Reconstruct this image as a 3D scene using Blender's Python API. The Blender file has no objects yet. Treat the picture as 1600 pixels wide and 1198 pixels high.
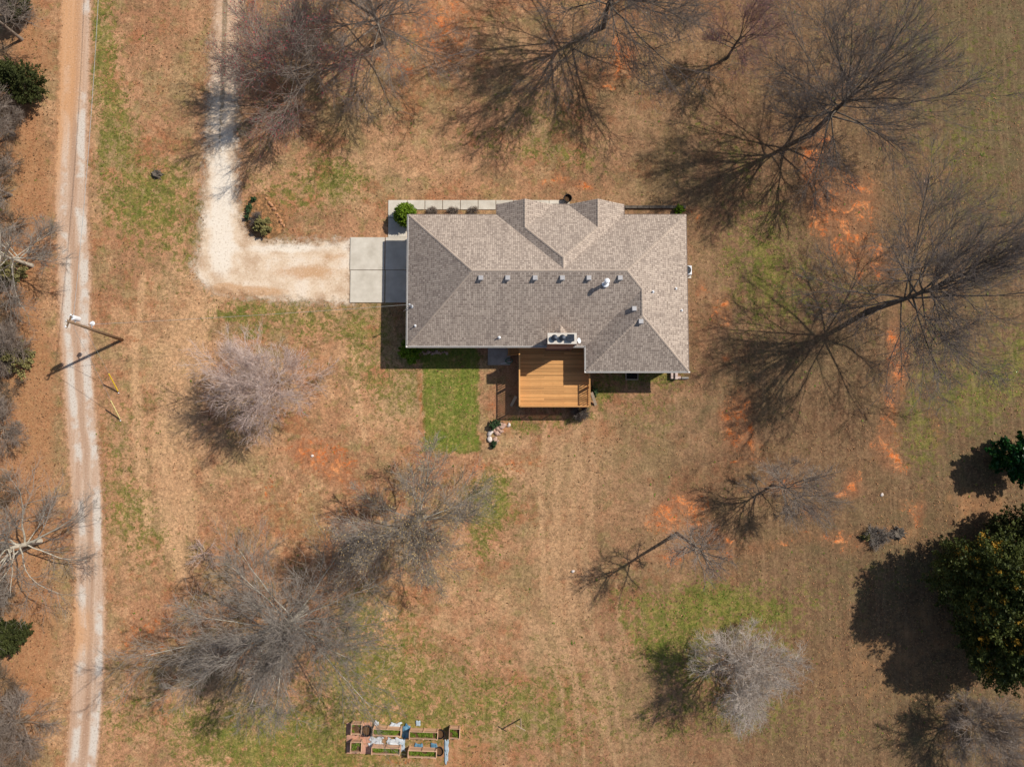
import bpy, math, random
import numpy as np
from mathutils import Vector

# ------------------------------------------------------------------ camera, sky, sun
SC = bpy.context.scene
COL = SC.collection
H, F, TH = 62.0, 1109.0, math.radians(3.9)          # camera height (m), focal length (photo px), tilt from straight down
ST, CT = math.sin(TH), math.cos(TH)
cam = bpy.data.cameras.new('camera'); cam_o = bpy.data.objects.new('camera', cam); COL.objects.link(cam_o)
cam.sensor_fit = 'HORIZONTAL'; cam.sensor_width = 36.0; cam.lens = 36.0 * F / 1600.0
cam.clip_start = 0.5; cam.clip_end = 3000.0
cam_o.location = (0, 0, H); cam_o.rotation_euler = (TH, 0, 0)
SC.camera = cam_o
SUN_EL, SUN_AZ = math.radians(47.0), math.atan2(0.876, 0.482)     # azimuth from +Y (up in the photo) towards +X
world = bpy.data.worlds.new('World'); SC.world = world; world.use_nodes = True
wn = world.node_tree.nodes; wl = world.node_tree.links
sky = wn.new('ShaderNodeTexSky'); sky.sky_type = 'NISHITA'; sky.sun_disc = False
sky.sun_elevation = SUN_EL; sky.sun_rotation = SUN_AZ
wl.new(sky.outputs[0], wn['Background'].inputs[0]); wn['Background'].inputs[1].default_value = 0.088
sun = bpy.data.lights.new('sun', 'SUN'); sun.energy = 4.4; sun.angle = math.radians(0.7); sun.color = (1.0, 0.945, 0.865)
sun_o = bpy.data.objects.new('sun', sun); COL.objects.link(sun_o)
sd = Vector((math.sin(SUN_AZ) * math.cos(SUN_EL), math.cos(SUN_AZ) * math.cos(SUN_EL), math.sin(SUN_EL)))
sun_o.rotation_euler = sd.to_track_quat('Z', 'Y').to_euler(); sun_o.location = sd * 80
SC.view_settings.view_transform = 'Standard'; SC.view_settings.look = 'None'
SC.view_settings.exposure = 0.0; SC.view_settings.gamma = 1.0
SC.render.engine = 'CYCLES'

# ------------------------------------------------------------------ helpers
rnd = random.Random(5)
RNG = np.random.default_rng(11)
def at(px, py, z=0.0):
    """world point at height z seen at a photo pixel"""
    dx = (px - 800.0) / F; dy = (599.0 - py) / F
    ry = ST + dy * CT; rz = -CT + dy * ST
    t = (z - H) / rz
    return np.array((dx * t, ry * t, z))
def topx(x, y):
    """photo pixel of ground points (arrays)"""
    dep = y * ST + H * CT; up = y * CT - H * ST
    return 800.0 + F * x / dep, 599.0 - F * up / dep
GRIDN = RNG.random((256, 256))
def vnoise(x, y, s, off=0.0):
    x = np.asarray(x) / s + off * 17.3 + 1000; y = np.asarray(y) / s + off * 9.1 + 1000
    xi = np.floor(x).astype(int); yi = np.floor(y).astype(int); fx = x - xi; fy = y - yi
    fx = fx * fx * (3 - 2 * fx); fy = fy * fy * (3 - 2 * fy)
    g = lambda a, b: GRIDN[a % 256, b % 256]
    return (g(xi, yi) * (1 - fx) + g(xi + 1, yi) * fx) * (1 - fy) + (g(xi, yi + 1) * (1 - fx) + g(xi + 1, yi + 1) * fx) * fy
def fbm(x, y, s, off=0.0, n=4):
    v = 0; a = 0.5
    for i in range(n):
        v = v + a * vnoise(x, y, s / 2 ** i, off + i); a *= 0.5
    return v / (1 - 0.5 ** n)
def tag(o, label=None, cat=None, group=None, kind=None):
    if label: o['label'] = label
    if cat: o['category'] = cat
    if group: o['group'] = group
    if kind: o['kind'] = kind
    return o
def empty(name, loc=(0, 0, 0), rz=0.0):
    o = bpy.data.objects.new(name, None); COL.objects.link(o); o.location = loc; o.rotation_euler = (0, 0, rz)
    o.empty_display_size = 0.3
    return o
def link(name, me, m, parent=None, loc=None):
    o = bpy.data.objects.new(name, me); COL.objects.link(o)
    if m is not None and not me.materials: me.materials.append(m)
    if parent is not None: o.parent = parent
    if loc is not None: o.location = loc
    return o
def npmesh(name, V, Q, smooth=False, tris=None):
    """mesh from numpy verts and quads (and tris)"""
    me = bpy.data.meshes.new(name)
    V = np.asarray(V, dtype=np.float32).reshape(-1, 3)
    me.vertices.add(len(V)); me.vertices.foreach_set('co', V.ravel())
    loops = []; starts = []; tot = 0
    if Q is not None and len(Q):
        Q = np.asarray(Q, dtype=np.int32); loops.append(Q.ravel()); starts.append(np.arange(len(Q), dtype=np.int32) * 4); tot = Q.size
    if tris is not None and len(tris):
        T = np.asarray(tris, dtype=np.int32); loops.append(T.ravel()); starts.append(tot + np.arange(len(T), dtype=np.int32) * 3)
    L = np.concatenate(loops); S = np.concatenate(starts)
    me.loops.add(len(L)); me.loops.foreach_set('vertex_index', L)
    me.polygons.add(len(S)); me.polygons.foreach_set('loop_start', S)
    if smooth: me.polygons.foreach_set('use_smooth', np.ones(len(S), dtype=bool))
    me.update(calc_edges=True)
    return me
class MB:
    """collects faces into one mesh"""
    def __init__(self): self.v = []; self.f = []
    def add(self, vs, fs):
        b = len(self.v); self.v += [tuple(float(c) for c in p) for p in vs]; self.f += [tuple(i + b for i in q) for q in fs]; return self
    def box(self, x0, x1, y0, y1, z0, z1):
        vs = [(x, y, z) for z in (z0, z1) for y in (y0, y1) for x in (x0, x1)]
        return self.add(vs, [(0, 2, 3, 1), (4, 5, 7, 6), (0, 1, 5, 4), (2, 6, 7, 3), (0, 4, 6, 2), (1, 3, 7, 5)])
    def bar(self, a, b, w, h, up=(0, 0, 1)):
        a = Vector(a); b = Vector(b); d = (b - a).normalized(); s = d.cross(Vector(up))
        if s.length < 1e-4: s = d.cross(Vector((1, 0, 0)))
        s.normalize(); u = s.cross(d)
        vs = [p + s * (i * w / 2) + u * (j * h / 2) for p in (a, b) for j in (-1, 1) for i in (-1, 1)]
        return self.add(vs, [(0, 1, 3, 2), (4, 6, 7, 5), (0, 4, 5, 1), (2, 3, 7, 6), (0, 2, 6, 4), (1, 5, 7, 3)])
    def tube(self, pts, rad, n=8, caps=True):
        pts = [Vector(p) for p in pts]; rad = rad if hasattr(rad, '__len__') else [rad] * len(pts)
        vs = []; fs = []
        for i, p in enumerate(pts):
            d = (pts[min(i + 1, len(pts) - 1)] - pts[max(i - 1, 0)]).normalized()
            s = d.cross(Vector((0, 0, 1)));
            if s.length < 0.05: s = d.cross(Vector((0, 1, 0)))
            s.normalize(); u = s.cross(d)
            for k in range(n):
                a = 2 * math.pi * k / n; vs.append(p + (s * math.cos(a) + u * math.sin(a)) * rad[i])
        for i in range(len(pts) - 1):
            for k in range(n):
                k2 = (k + 1) % n; fs.append((i * n + k, i * n + k2, (i + 1) * n + k2, (i + 1) * n + k))
        if caps: fs.append(tuple(range(n))[::-1]); fs.append(tuple((len(pts) - 1) * n + k for k in range(n)))
        return self.add(vs, fs)
    def lathe(self, c, prof, n=20):
        vs = []; fs = []
        for r, z in prof:
            for k in range(n):
                a = 2 * math.pi * k / n; vs.append((c[0] + r * math.cos(a), c[1] + r * math.sin(a), c[2] + z))
        for i in range(len(prof) - 1):
            for k in range(n):
                k2 = (k + 1) % n; fs.append((i * n + k, i * n + k2, (i + 1) * n + k2, (i + 1) * n + k))
        return self.add(vs, fs)
    def build(self, name, m, parent=None, loc=None, smooth=False, bevel=0.0):
        me = bpy.data.meshes.new(name); me.from_pydata(self.v, [], self.f); me.update()
        if smooth: me.polygons.foreach_set('use_smooth', np.ones(len(me.polygons), dtype=bool))
        o = link(name, me, m, parent, loc)
        if bevel:
            b = o.modifiers.new('bevel', 'BEVEL'); b.width = bevel; b.segments = 2; b.limit_method = 'ANGLE'
        return o

# ------------------------------------------------------------------ materials
def lin(c):
    return tuple(((v / 255) / 12.92 if v <= 10.3 else ((v / 255 + 0.055) / 1.055) ** 2.4) for v in c) + (1.0,)
class NT:
    def __init__(self, name):
        self.m = bpy.data.materials.new(name); self.m.use_nodes = True
        self.t = self.m.node_tree; self.b = self.t.nodes['Principled BSDF']; self.b.inputs['Specular IOR Level'].default_value = 0.25
        self.co = None
    def n(self, typ, **kw):
        x = self.t.nodes.new(typ)
        for k, v in kw.items(): setattr(x, k, v)
        return x
    def l(self, a, b): self.t.links.new(a, b)
    def coord(self, kind='Object'):
        if self.co is None: self.co = self.n('ShaderNodeTexCoord')
        return self.co.outputs[kind]
    def geo(self):
        return self.n('ShaderNodeNewGeometry').outputs['Position']
    def noise(self, scale, detail=4, rough=0.6, vec=None, dist=0.0):
        x = self.n('ShaderNodeTexNoise'); x.inputs['Scale'].default_value = scale; x.inputs['Detail'].default_value = detail
        x.inputs['Roughness'].default_value = rough; x.inputs['Distortion'].default_value = dist
        self.l(vec if vec is not None else self.geo(), x.inputs['Vector']); return x.outputs['Fac']
    def mapv(self, scale, vec=None):
        x = self.n('ShaderNodeMapping'); x.inputs['Scale'].default_value = scale
        self.l(vec if vec is not None else self.geo(), x.inputs['Vector']); return x.outputs[0]
    def ramp(self, fac, stops):
        x = self.n('ShaderNodeValToRGB'); e = x.color_ramp.elements
        while len(e) < len(stops): e.new(0.5)
        for i, (p, c) in enumerate(stops): e[i].position = p; e[i].color = c
        self.l(fac, x.inputs[0]); return x.outputs[0]
    def mr(self, v, a, b, c=0.0, d=1.0, smooth=True):
        x = self.n('ShaderNodeMapRange'); x.interpolation_type = 'SMOOTHSTEP' if smooth else 'LINEAR'
        x.inputs['From Min'].default_value = a; x.inputs['From Max'].default_value = b
        x.inputs['To Min'].default_value = c; x.inputs['To Max'].default_value = d
        self.l(v, x.inputs['Value']); return x.outputs[0]
    def math(self, op, a, b):
        x = self.n('ShaderNodeMath', operation=op)
        for i, v in enumerate((a, b)):
            if isinstance(v, (int, float)): x.inputs[i].default_value = v
            else: self.l(v, x.inputs[i])
        return x.outputs[0]
    def mix(self, fac, a, b, mode='MIX'):
        x = self.n('ShaderNodeMix', data_type='RGBA', blend_type=mode)
        for i, v in ((0, fac), (6, a), (7, b)):
            if isinstance(v, (int, float)): x.inputs[i].default_value = v
            elif isinstance(v, tuple): x.inputs[i].default_value = v
            else: self.l(v, x.inputs[i])
        return x.outputs[2]
    def attr(self, name):
        x = self.n('ShaderNodeAttribute'); x.attribute_name = name; return x.outputs['Fac']
    def bump(self, h, strength=0.3, dist=0.02):
        x = self.n('ShaderNodeBump'); x.inputs['Strength'].default_value = strength; x.inputs['Distance'].default_value = dist
        self.l(h, x.inputs['Height']); self.l(x.outputs[0], self.b.inputs['Normal'])
    def done(self, col, rough=0.85, metal=0.0):
        if isinstance(col, tuple): self.b.inputs['Base Color'].default_value = col
        else: self.l(col, self.b.inputs['Base Color'])
        self.b.inputs['Roughness'].default_value = rough; self.b.inputs['Metallic'].default_value = metal
        return self.m
def simple(name, c1, c2, scale=6.0, rough=0.8, metal=0.0, bump=0.15, stretch=None, kind='Object'):
    t = NT(name); v = t.coord(kind)
    if stretch: v = t.mapv(stretch, v)
    n = t.noise(scale, 5, 0.65, v)
    c = t.ramp(n, [(0.3, lin(c1)), (0.72, lin(c2))])
    if bump: t.bump(n, bump, 0.02)
    return t.done(c, rough, metal)

# --- ground: soil, plant cover, darker areas and a vignette darkening painted as masks (attributes), broken up by noise
GREEN = [(520,268,55,34,.75,15),(480,300,70,35,.5,0),(560,268,30,12,.6,10),(430,300,40,30,.45,0),(372,487,40,14,.85,0),(430,497,60,18,.6,0),(500,505,60,30,.6,0),
 (560,540,25,70,.7,5),(600,520,40,45,.5,0),(395,517,25,12,.75,0),(245,345,80,85,.62,0),(235,330,45,50,.66,0),(190,310,35,40,.6,0),(175,90,22,130,.75,0),(158,130,14,170,.72,0),(185,220,32,60,.62,0),
 (1095,955,85,38,.9,0),(1065,1000,55,40,.85,0),(1205,960,42,20,1.05,0),(1135,945,50,22,.9,0),(1170,1000,60,40,.55,0),(1290,930,60,40,.4,0),(440,1165,130,45,.8,0),(470,1185,110,30,.95,0),
 (330,1150,60,45,.5,0),(600,1095,110,40,.62,0),(560,965,38,36,.85,0),(545,1040,70,55,.65,0),(620,1010,80,60,.5,0),(700,1110,150,50,.5,0),(768,795,32,44,1.2,0),(760,760,35,22,.9,0),(760,850,22,22,.75,0),
 (1200,430,75,62,.66,0),(1175,390,40,40,.5,0),(1210,480,60,45,.55,0),(1425,655,26,62,.62,0),(1440,700,35,50,.5,0),(1555,600,70,55,.62,0),(1500,620,50,50,.45,0),(1150,240,32,34,.6,0),(855,185,50,45,.5,0),(905,255,50,25,.6,0),
 (830,240,50,20,.5,0),(760,215,60,25,.4,0),(195,790,30,55,.66,0),(225,850,45,45,.55,0),(190,690,40,60,.45,0),(810,663,20,9,1.1,0),(790,650,14,10,.8,0),(940,615,35,22,.75,0),(1000,650,60,40,.35,0),(1160,1105,120,45,.55,0),(1050,1130,70,40,.4,0),
 (855,590,50,40,.7,0),(1000,595,70,14,.8,0),(1440,60,60,60,.35,0),(1550,110,80,90,.4,0),(1480,230,90,60,.4,0),(1330,60,40,60,.35,0),(1530,330,60,90,.35,0),(875,650,60,10,.6,0),(1340,450,60,40,.35,0),(640,600,20,60,.45,0),(1390,900,60,30,.25,0),(900,1060,60,60,.35,0),(820,1100,60,50,.45,0)]
SOIL = [(500,708,46,24,1.15,0),(475,715,30,14,1.0,0),(522,725,24,16,1.1,0),(790,722,46,24,.75,0),(825,712,20,12,.7,0),(690,45,46,62,.72,0),(655,35,70,45,.62,0),(628,122,24,22,.7,0),(600,95,60,30,.45,0),(712,60,22,50,.8,15),
 (868,293,16,9,1.0,0),(912,300,24,9,1.0,0),(845,300,40,12,.55,0),(970,95,26,44,.95,0),(958,130,18,20,.8,0),(1275,240,30,60,.8,0),(1300,330,46,52,.82,0),(1345,300,30,40,.72,0),(1340,390,46,38,.72,0),(1265,325,24,30,.75,0),(1400,545,13,52,1.2,0),
 (1402,590,16,40,.9,0),(1385,640,16,50,.8,5),(1378,700,26,30,.85,0),(1395,728,18,16,1.05,0),(1372,420,40,30,.62,0),(1052,803,36,24,1.15,0),(1075,800,34,20,1.0,0),(1040,815,30,20,.9,0),(1336,760,12,28,1.0,0),(1328,772,22,8,.9,0),
 (1150,640,20,52,.78,10),(1165,680,26,24,.85,0),(1140,655,14,16,.9,0),(1120,480,16,30,.68,0),(1135,470,10,16,.85,0),(1096,448,12,16,.85,0),(1130,552,10,10,.95,0),(1138,492,8,12,.85,0),(1160,640,12,14,.9,0),(1050,872,30,16,.85,0),(1120,840,50,24,.7,0),
 (1280,850,120,16,.38,-3),(1330,845,40,22,.5,0),(1262,805,24,20,.75,0),(1200,860,90,14,.36,0),(1428,800,12,46,.6,0),(1405,790,34,14,.6,20),(1462,665,16,40,.55,0),(1180,700,26,16,.75,0),(1470,272,30,12,.4,0),(1065,330,26,10,.5,0),(1090,350,12,40,.5,0),
 (545,800,80,30,.5,0),(430,770,90,40,.5,0),(560,900,40,20,.5,0),(205,535,12,6,.9,0),(190,548,16,6,.75,0),(655,640,5,75,.95,1),(652,620,5,60,.8,0),(757,620,8,60,.62,0),(240,990,55,60,.6,0),(200,1010,36,50,.6,0),(1080,620,30,20,.3,0),(735,735,10,24,.7,10),(520,880,30,40,.5,0),
 (640,1192,120,10,.5,0),(1165,730,30,12,.65,0),(1230,745,30,14,.7,0),(1210,760,18,10,.75,0)]
STRAW = [(265,470,70,60,.75,0),(290,560,80,60,.75,0),(270,650,70,120,.7,0),(265,800,40,100,.75,0),(330,730,90,60,.55,0),(870,700,60,90,.6,0),(890,820,60,110,.7,0),(880,950,50,110,.7,8),(930,1060,40,120,.65,-8),(580,640,80,60,.55,0),
 (700,970,120,60,.55,0),(760,930,80,60,.5,0),(500,300,120,30,.5,0),(700,270,120,30,.4,0),(1230,420,90,60,.6,0),(960,250,80,30,.4,0),(1000,980,40,60,.45,0),(1300,1010,60,120,.45,0),(100,650,20,60,.3,0),(330,450,60,20,.6,0),(940,700,60,80,.4,0),(600,700,60,50,.4,0),(1260,690,90,60,.4,0)]
GREEN += [(300,1120,130,50,.45,0),(620,1130,160,40,.5,0),(860,1140,140,60,.4,0),(560,1190,160,20,.6,0),(440,1140,90,30,.7,0),(1030,1010,45,45,.9,0),(1080,1040,40,30,.7,0),(1130,930,60,24,.8,0),(1010,950,50,40,.5,0),(1230,1000,40,30,.4,0),
 (260,300,50,40,.5,0),(300,400,40,40,.45,0),(620,610,30,50,.5,0),(580,600,30,50,.4,0),(400,480,60,14,.6,0),(160,40,12,60,.6,0),(180,170,30,30,.5,0),(640,880,40,40,.3,0),(1100,200,40,30,.35,0),(1180,330,50,40,.45,0),(1460,540,60,60,.35,0),(1590,560,40,60,.6,0),(1330,1150,80,40,.3,0),(1020,590,30,12,.5,0),(700,1060,140,30,.4,0),(190,1130,40,60,.4,0),(240,620,30,50,.3,0)]
TRACKS = [([(905,645),(902,760),(888,860),(893,960),(930,1060),(962,1200)],5),([(930,650),(925,760),(912,860),(917,955),(952,1050),(985,1200)],4),([(870,700),(866,850),(872,980),(900,1080),(915,1200)],5),([(850,660),(846,800),(850,940)],4),([(960,900),(972,980),(990,1080)],3),
 ([(318,452),(285,510),(262,600),(256,720),(266,820),(285,900)],11),([(345,460),(312,520),(292,620),(288,740),(300,830)],9),([(225,430),(212,560),(215,700),(232,830)],6),([(548,480),(556,600),(570,690)],3),([(1460,0),(1470,150),(1478,330)],2),([(1400,770),(1432,800),(1430,850),(1390,870)],4),([(1500,0),(1512,200)],2),([(820,960),(860,1020),(880,1110)],3)]
def tracks(px, py):
    m = np.zeros_like(px)
    for pts, w in TRACKS:
        for (x0, y0), (x1, y1) in zip(pts[:-1], pts[1:]):
            dx, dy = x1 - x0, y1 - y0; q = np.clip(((px - x0) * dx + (py - y0) * dy) / (dx * dx + dy * dy), 0, 1)
            m = np.maximum(m, np.exp(-(((px - x0 - q * dx) ** 2 + (py - y0 - q * dy) ** 2) / (w * w))))
    return m
DARK = [(1560,250,190,330,.8,0),(1520,60,160,120,.7,0),(1500,640,120,110,.6,0),(1480,880,130,160,.62,0),(1480,1120,160,120,.7,0),(1010,40,120,70,.35,0),(560,110,180,90,.35,0),(850,120,190,110,.35,0),(1130,290,130,100,.4,0),(1240,560,140,90,.42,0),(1080,650,120,70,.4,0),(1330,960,80,150,.35,0),(1250,880,160,60,.3,0),(640,590,40,14,.0,0)]  # darker areas, mostly on the right and around several trees
LEAF = [(45,100,26,200,.8,0),(55,350,22,160,.6,0),(50,560,30,130,.8,0),(45,720,36,120,.7,0),(60,900,34,130,.8,0),(50,1080,36,120,.75,0),(20,300,40,400,.5,0),(20,900,40,400,.5,0),(345,845,14,12,.9,0),(720,1165,36,34,.85,0),(700,1190,30,20,.8,0),(555,1150,20,30,.5,0),(600,1185,60,12,.7,0),
 (425,335,24,30,1.1,-30),(408,330,24,26,.9,0),(932,680,26,46,.5,-25),(777,640,14,50,.8,0),(790,600,12,40,.8,0),(560,900,60,40,.3,0),(1330,1060,70,90,.4,0),(1450,1000,90,120,.5,0),(1520,790,70,40,.6,0),(1470,280,40,20,.45,0),(1385,830,50,16,.6,0),(178,870,10,60,.5,0),(270,90,80,90,.35,0),(640,1130,80,10,.5,0)]
def blobs(L, px, py):
    m = np.zeros_like(px)
    for cx, cy, rx, ry, s, rot in L:
        if s == 0: continue
        a = math.radians(rot); dx = px - cx; dy = py - cy
        u = (dx * math.cos(a) + dy * math.sin(a)) / rx; v = (-dx * math.sin(a) + dy * math.cos(a)) / ry
        q = np.exp(-np.minimum((u * u + v * v) * 0.9, 30)) * s
        m = 1 - (1 - np.minimum(m, 1)) * (1 - np.minimum(q, 1)) + np.maximum(q - 1, 0)
    return m
def masks(x, y):
    px, py = topx(x, y)
    wx = px + (fbm(x, y, 5.0, 1) - .5) * 46; wy = py + (fbm(x, y, 5.0, 7) - .5) * 46
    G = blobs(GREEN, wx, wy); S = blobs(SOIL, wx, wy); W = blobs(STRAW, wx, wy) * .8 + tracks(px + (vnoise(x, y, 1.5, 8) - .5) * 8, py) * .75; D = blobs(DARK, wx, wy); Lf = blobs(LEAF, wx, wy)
    ex = px + (vnoise(x, y, 0.6, 3) - .5) * 8; ey = py + (vnoise(x, y, 0.6, 5) - .5) * 8
    lawn = np.clip((np.minimum(np.minimum(ex - 658, 749 - ex), np.minimum(ey - 541, 708 - ey)) + 2) / 5, 0, 1)
    G = np.maximum(G, lawn * 1.55 * (0.55 + 0.6 * fbm(x, y, 1.6, 4)))
    off = np.clip((np.abs(px - 800) - 850) / 300, 0, 1) + np.clip((np.abs(py - 599) - 650) / 300, 0, 1)
    G = G + np.clip(off, 0, 1) * 0.7 * (fbm(x, y, 14, 2) > .5)
    lr = np.clip((px - 700) / 560, 0, 1)  # ramp to the right: dead thatch tone plus vignette darkening put into the colour
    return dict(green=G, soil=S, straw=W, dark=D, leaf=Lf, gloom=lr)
def axis(lo, hi, step, ext):
    a = np.arange(lo, hi + step / 2, step); e = np.array(ext, float)
    return np.concatenate([lo - e[::-1], a, hi + e])
gx = axis(-48, 48, 0.26, [2, 6, 14, 40, 120, 400, 1200]); gy = axis(-38, 42, 0.26, [2, 6, 14, 40, 120, 400, 1200])
GX, GY = np.meshgrid(gx, gy); nx, ny = len(gx), len(gy)
idx = np.arange(nx * ny).reshape(ny, nx)
Qd = np.stack([idx[:-1, :-1], idx[:-1, 1:], idx[1:, 1:], idx[1:, :-1]], -1).reshape(-1, 4)
gme = npmesh('ground', np.stack([GX.ravel(), GY.ravel(), np.zeros(nx * ny)], -1), Qd)
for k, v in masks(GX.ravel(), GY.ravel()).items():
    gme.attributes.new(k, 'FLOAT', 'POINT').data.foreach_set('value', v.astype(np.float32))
def ground_mat():
    t = NT('dry_lawn'); P = t.geo()
    mp = t.n('ShaderNodeMapping'); mp.inputs['Rotation'].default_value = (.5, .35, .65); t.l(P, mp.inputs['Vector']); RP = mp.outputs[0]
    big = t.noise(0.11, 4, 0.6, P); mid = t.noise(0.75, 5, 0.7, P); fine = t.noise(4.3, 3, 0.78, RP, .8); clump = t.noise(1.7, 5, 0.75, RP, .6); tiny = t.noise(10, 2, .75, RP, .5)
    stre = t.noise(1.0, 3, 0.6, t.mapv((2.6, 0.10, 1), P)); strh = t.noise(1.0, 3, 0.6, t.mapv((0.1, 2.4, 1), P))
    def patchy(sc, seed, lo, hi, amt):
        m = t.n('ShaderNodeMapping'); m.inputs['Location'].default_value = (seed * 31.7, seed * 17.3, 0); t.l(P, m.inputs['Vector'])
        return t.mr(t.noise(sc, 8, .72, m.outputs[0]), lo, hi, 0, amt)
    c = t.ramp(big, [(0.38, lin((162, 116, 84))), (0.5, lin((176, 130, 95))), (0.62, lin((184, 143, 106)))])
    c = t.mix(patchy(.16, 1, .48, .58, .75), c, lin((150, 128, 88)))
    c = t.mix(patchy(.21, 2, .51, .6, .7), c, lin((156, 100, 66)))
    c = t.mix(patchy(.5, 3, .5, .58, .6), c, lin((136, 108, 76)))
    c = t.mix(patchy(.33, 4, .54, .62, .5), c, lin((196, 155, 115)))
    c = t.mix(patchy(.7, 5, .54, .6, .5), c, lin((128, 116, 66)))
    w = t.math('ADD', t.attr('straw'), t.math('MULTIPLY', t.math('SUBTRACT', mid, .5), 1.6))
    c = t.mix(t.mr(w, .25, .9, 0, .8), c, lin((196, 155, 115)))
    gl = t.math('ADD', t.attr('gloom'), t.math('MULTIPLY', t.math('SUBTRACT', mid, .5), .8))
    c = t.mix(t.mr(gl, .1, .95, 0, .86, False), c, t.mix(t.mr(clump, .42, .6), lin((92, 69, 49)), lin((126, 100, 72))))  # thatch browns, also carrying the painted vignette on the right side
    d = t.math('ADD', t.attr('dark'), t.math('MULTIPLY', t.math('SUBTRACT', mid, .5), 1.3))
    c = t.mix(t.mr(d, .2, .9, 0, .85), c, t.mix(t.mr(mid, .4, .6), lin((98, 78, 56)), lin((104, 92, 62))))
    lf = t.math('ADD', t.attr('leaf'), t.math('MULTIPLY', t.math('SUBTRACT', mid, .5), 1.4))
    c = t.mix(t.mr(lf, .3, .8, 0, .85), c, t.mix(t.mr(fine, .4, .6), lin((140, 94, 62)), lin((200, 148, 104))))
    g = t.math('ADD', t.attr('green'), t.math('MULTIPLY', t.math('SUBTRACT', clump, .5), 3.6))
    g = t.math('ADD', g, t.math('MULTIPLY', t.math('SUBTRACT', fine, .5), 1.2))
    gc = t.mix(t.mr(t.noise(0.9, 5, .75, P), .42, .58), lin((100, 104, 40)), lin((132, 126, 58)))
    c = t.mix(t.mr(g, .34, .95, 0, .85), c, gc)
    c = t.mix(t.mr(g, 1.0, 1.6, 0, .9), c, lin((108, 122, 44)))
    so = t.attr('soil'); gate = t.n('ShaderNodeClamp'); t.l(t.math('MULTIPLY', so, 1.8), gate.inputs[0])
    sn = t.math('ADD', t.math('MULTIPLY', t.math('SUBTRACT', t.noise(.9, 9, .8, RP, .5), .5), 5.5), t.math('MULTIPLY', t.math('SUBTRACT', fine, .5), 2.2))
    s = t.math('ADD', t.math('MULTIPLY', so, .72), t.math('MULTIPLY', sn, gate.outputs[0]))
    sc = t.mix(t.mr(t.noise(0.5, 4, .7, P), .42, .6), lin((180, 104, 60)), lin((200, 136, 90)))
    c = t.mix(t.mr(t.math('ADD', t.attr('soil'), t.math('MULTIPLY', t.math('SUBTRACT', clump, .5), 1.6)), .2, .95, 0, .45), c, lin((156, 100, 68)))
    c = t.mix(t.mr(s, .62, .85, 0, .75), c, sc)
    c = t.mix(t.mr(s, .86, 1.1, 0, .9), c, t.mix(t.mr(mid, .42, .6), lin((222, 116, 50)), lin((228, 152, 96))))
    # mowing / wheel streaks, clumps and litter at the size of a hand
    c = t.mix(t.mr(strh, .42, .62, 0, .16), c, t.mix(.5, c, lin((110, 82, 54))))
    c = t.mix(t.mr(stre, .45, .66, 0, .2), c, t.mix(.5, c, lin((206, 168, 126))))
    k = t.math('MULTIPLY', t.mr(fine, .3, .7, 1.44, .52, False), t.mr(clump, .34, .66, 1.14, .84, False))
    k = t.math('MULTIPLY', k, t.mr(tiny, .3, .7, 1.18, .8, False))
    sc_ = t.n('ShaderNodeVectorMath', operation='SCALE'); t.l(c, sc_.inputs[0]); t.l(k, sc_.inputs['Scale']); c = sc_.outputs[0]
    hgt = t.math('ADD', t.math('MULTIPLY', fine, .7), t.math('MULTIPLY', tiny, .3))
    t.bump(hgt, .7, .05)
    return t.done(c, .95)
M = {}
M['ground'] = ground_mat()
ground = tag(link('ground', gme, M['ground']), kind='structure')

# --- road and gravel drive: sheets with ragged edges
ROAD_L = [(-500,104),(0,95),(150,90),(300,84),(400,87),(500,90),(570,95),(680,103),(780,110),(900,116),(1000,113),(1100,108),(1198,100),(1700,70)]
ROAD_R = [(-500,152),(0,144),(150,140),(300,138),(400,142),(500,143),(570,146),(680,154),(780,161),(900,164),(1000,166),(1100,161),(1198,153),(1700,122)]
DRIVE = [(344,-500),(336,0),(331,90),(324,180),(317,300),(313,375),(302,416),(308,436),(330,453),(368,460),(430,469),(545,473.5),(552,473),(552,372),(545,377),(470,378),(415,377),(388,364),(376,345),(371,300),(370,200),(372,100),(378,0),(384,-500)]
def sdist(px, py, poly):
    px = px.ravel(); py = py.ravel(); ins = np.zeros(len(px), bool); best = np.full(len(px), 1e9)
    n = len(poly)
    for i in range(n):
        x0, y0 = poly[i]; x1, y1 = poly[(i + 1) % n]
        cr = ((y0 > py) != (y1 > py)) & (px < (x1 - x0) * (py - y0) / ((y1 - y0) if y1 != y0 else 1e-9) + x0); ins ^= cr
        dx, dy = x1 - x0, y1 - y0; q = np.clip(((px - x0) * dx + (py - y0) * dy) / (dx * dx + dy * dy + 1e-9), 0, 1)
        best = np.minimum(best, np.hypot(px - x0 - q * dx, py - y0 - q * dy))
    return np.where(ins, best, -best) * 0.0559
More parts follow.
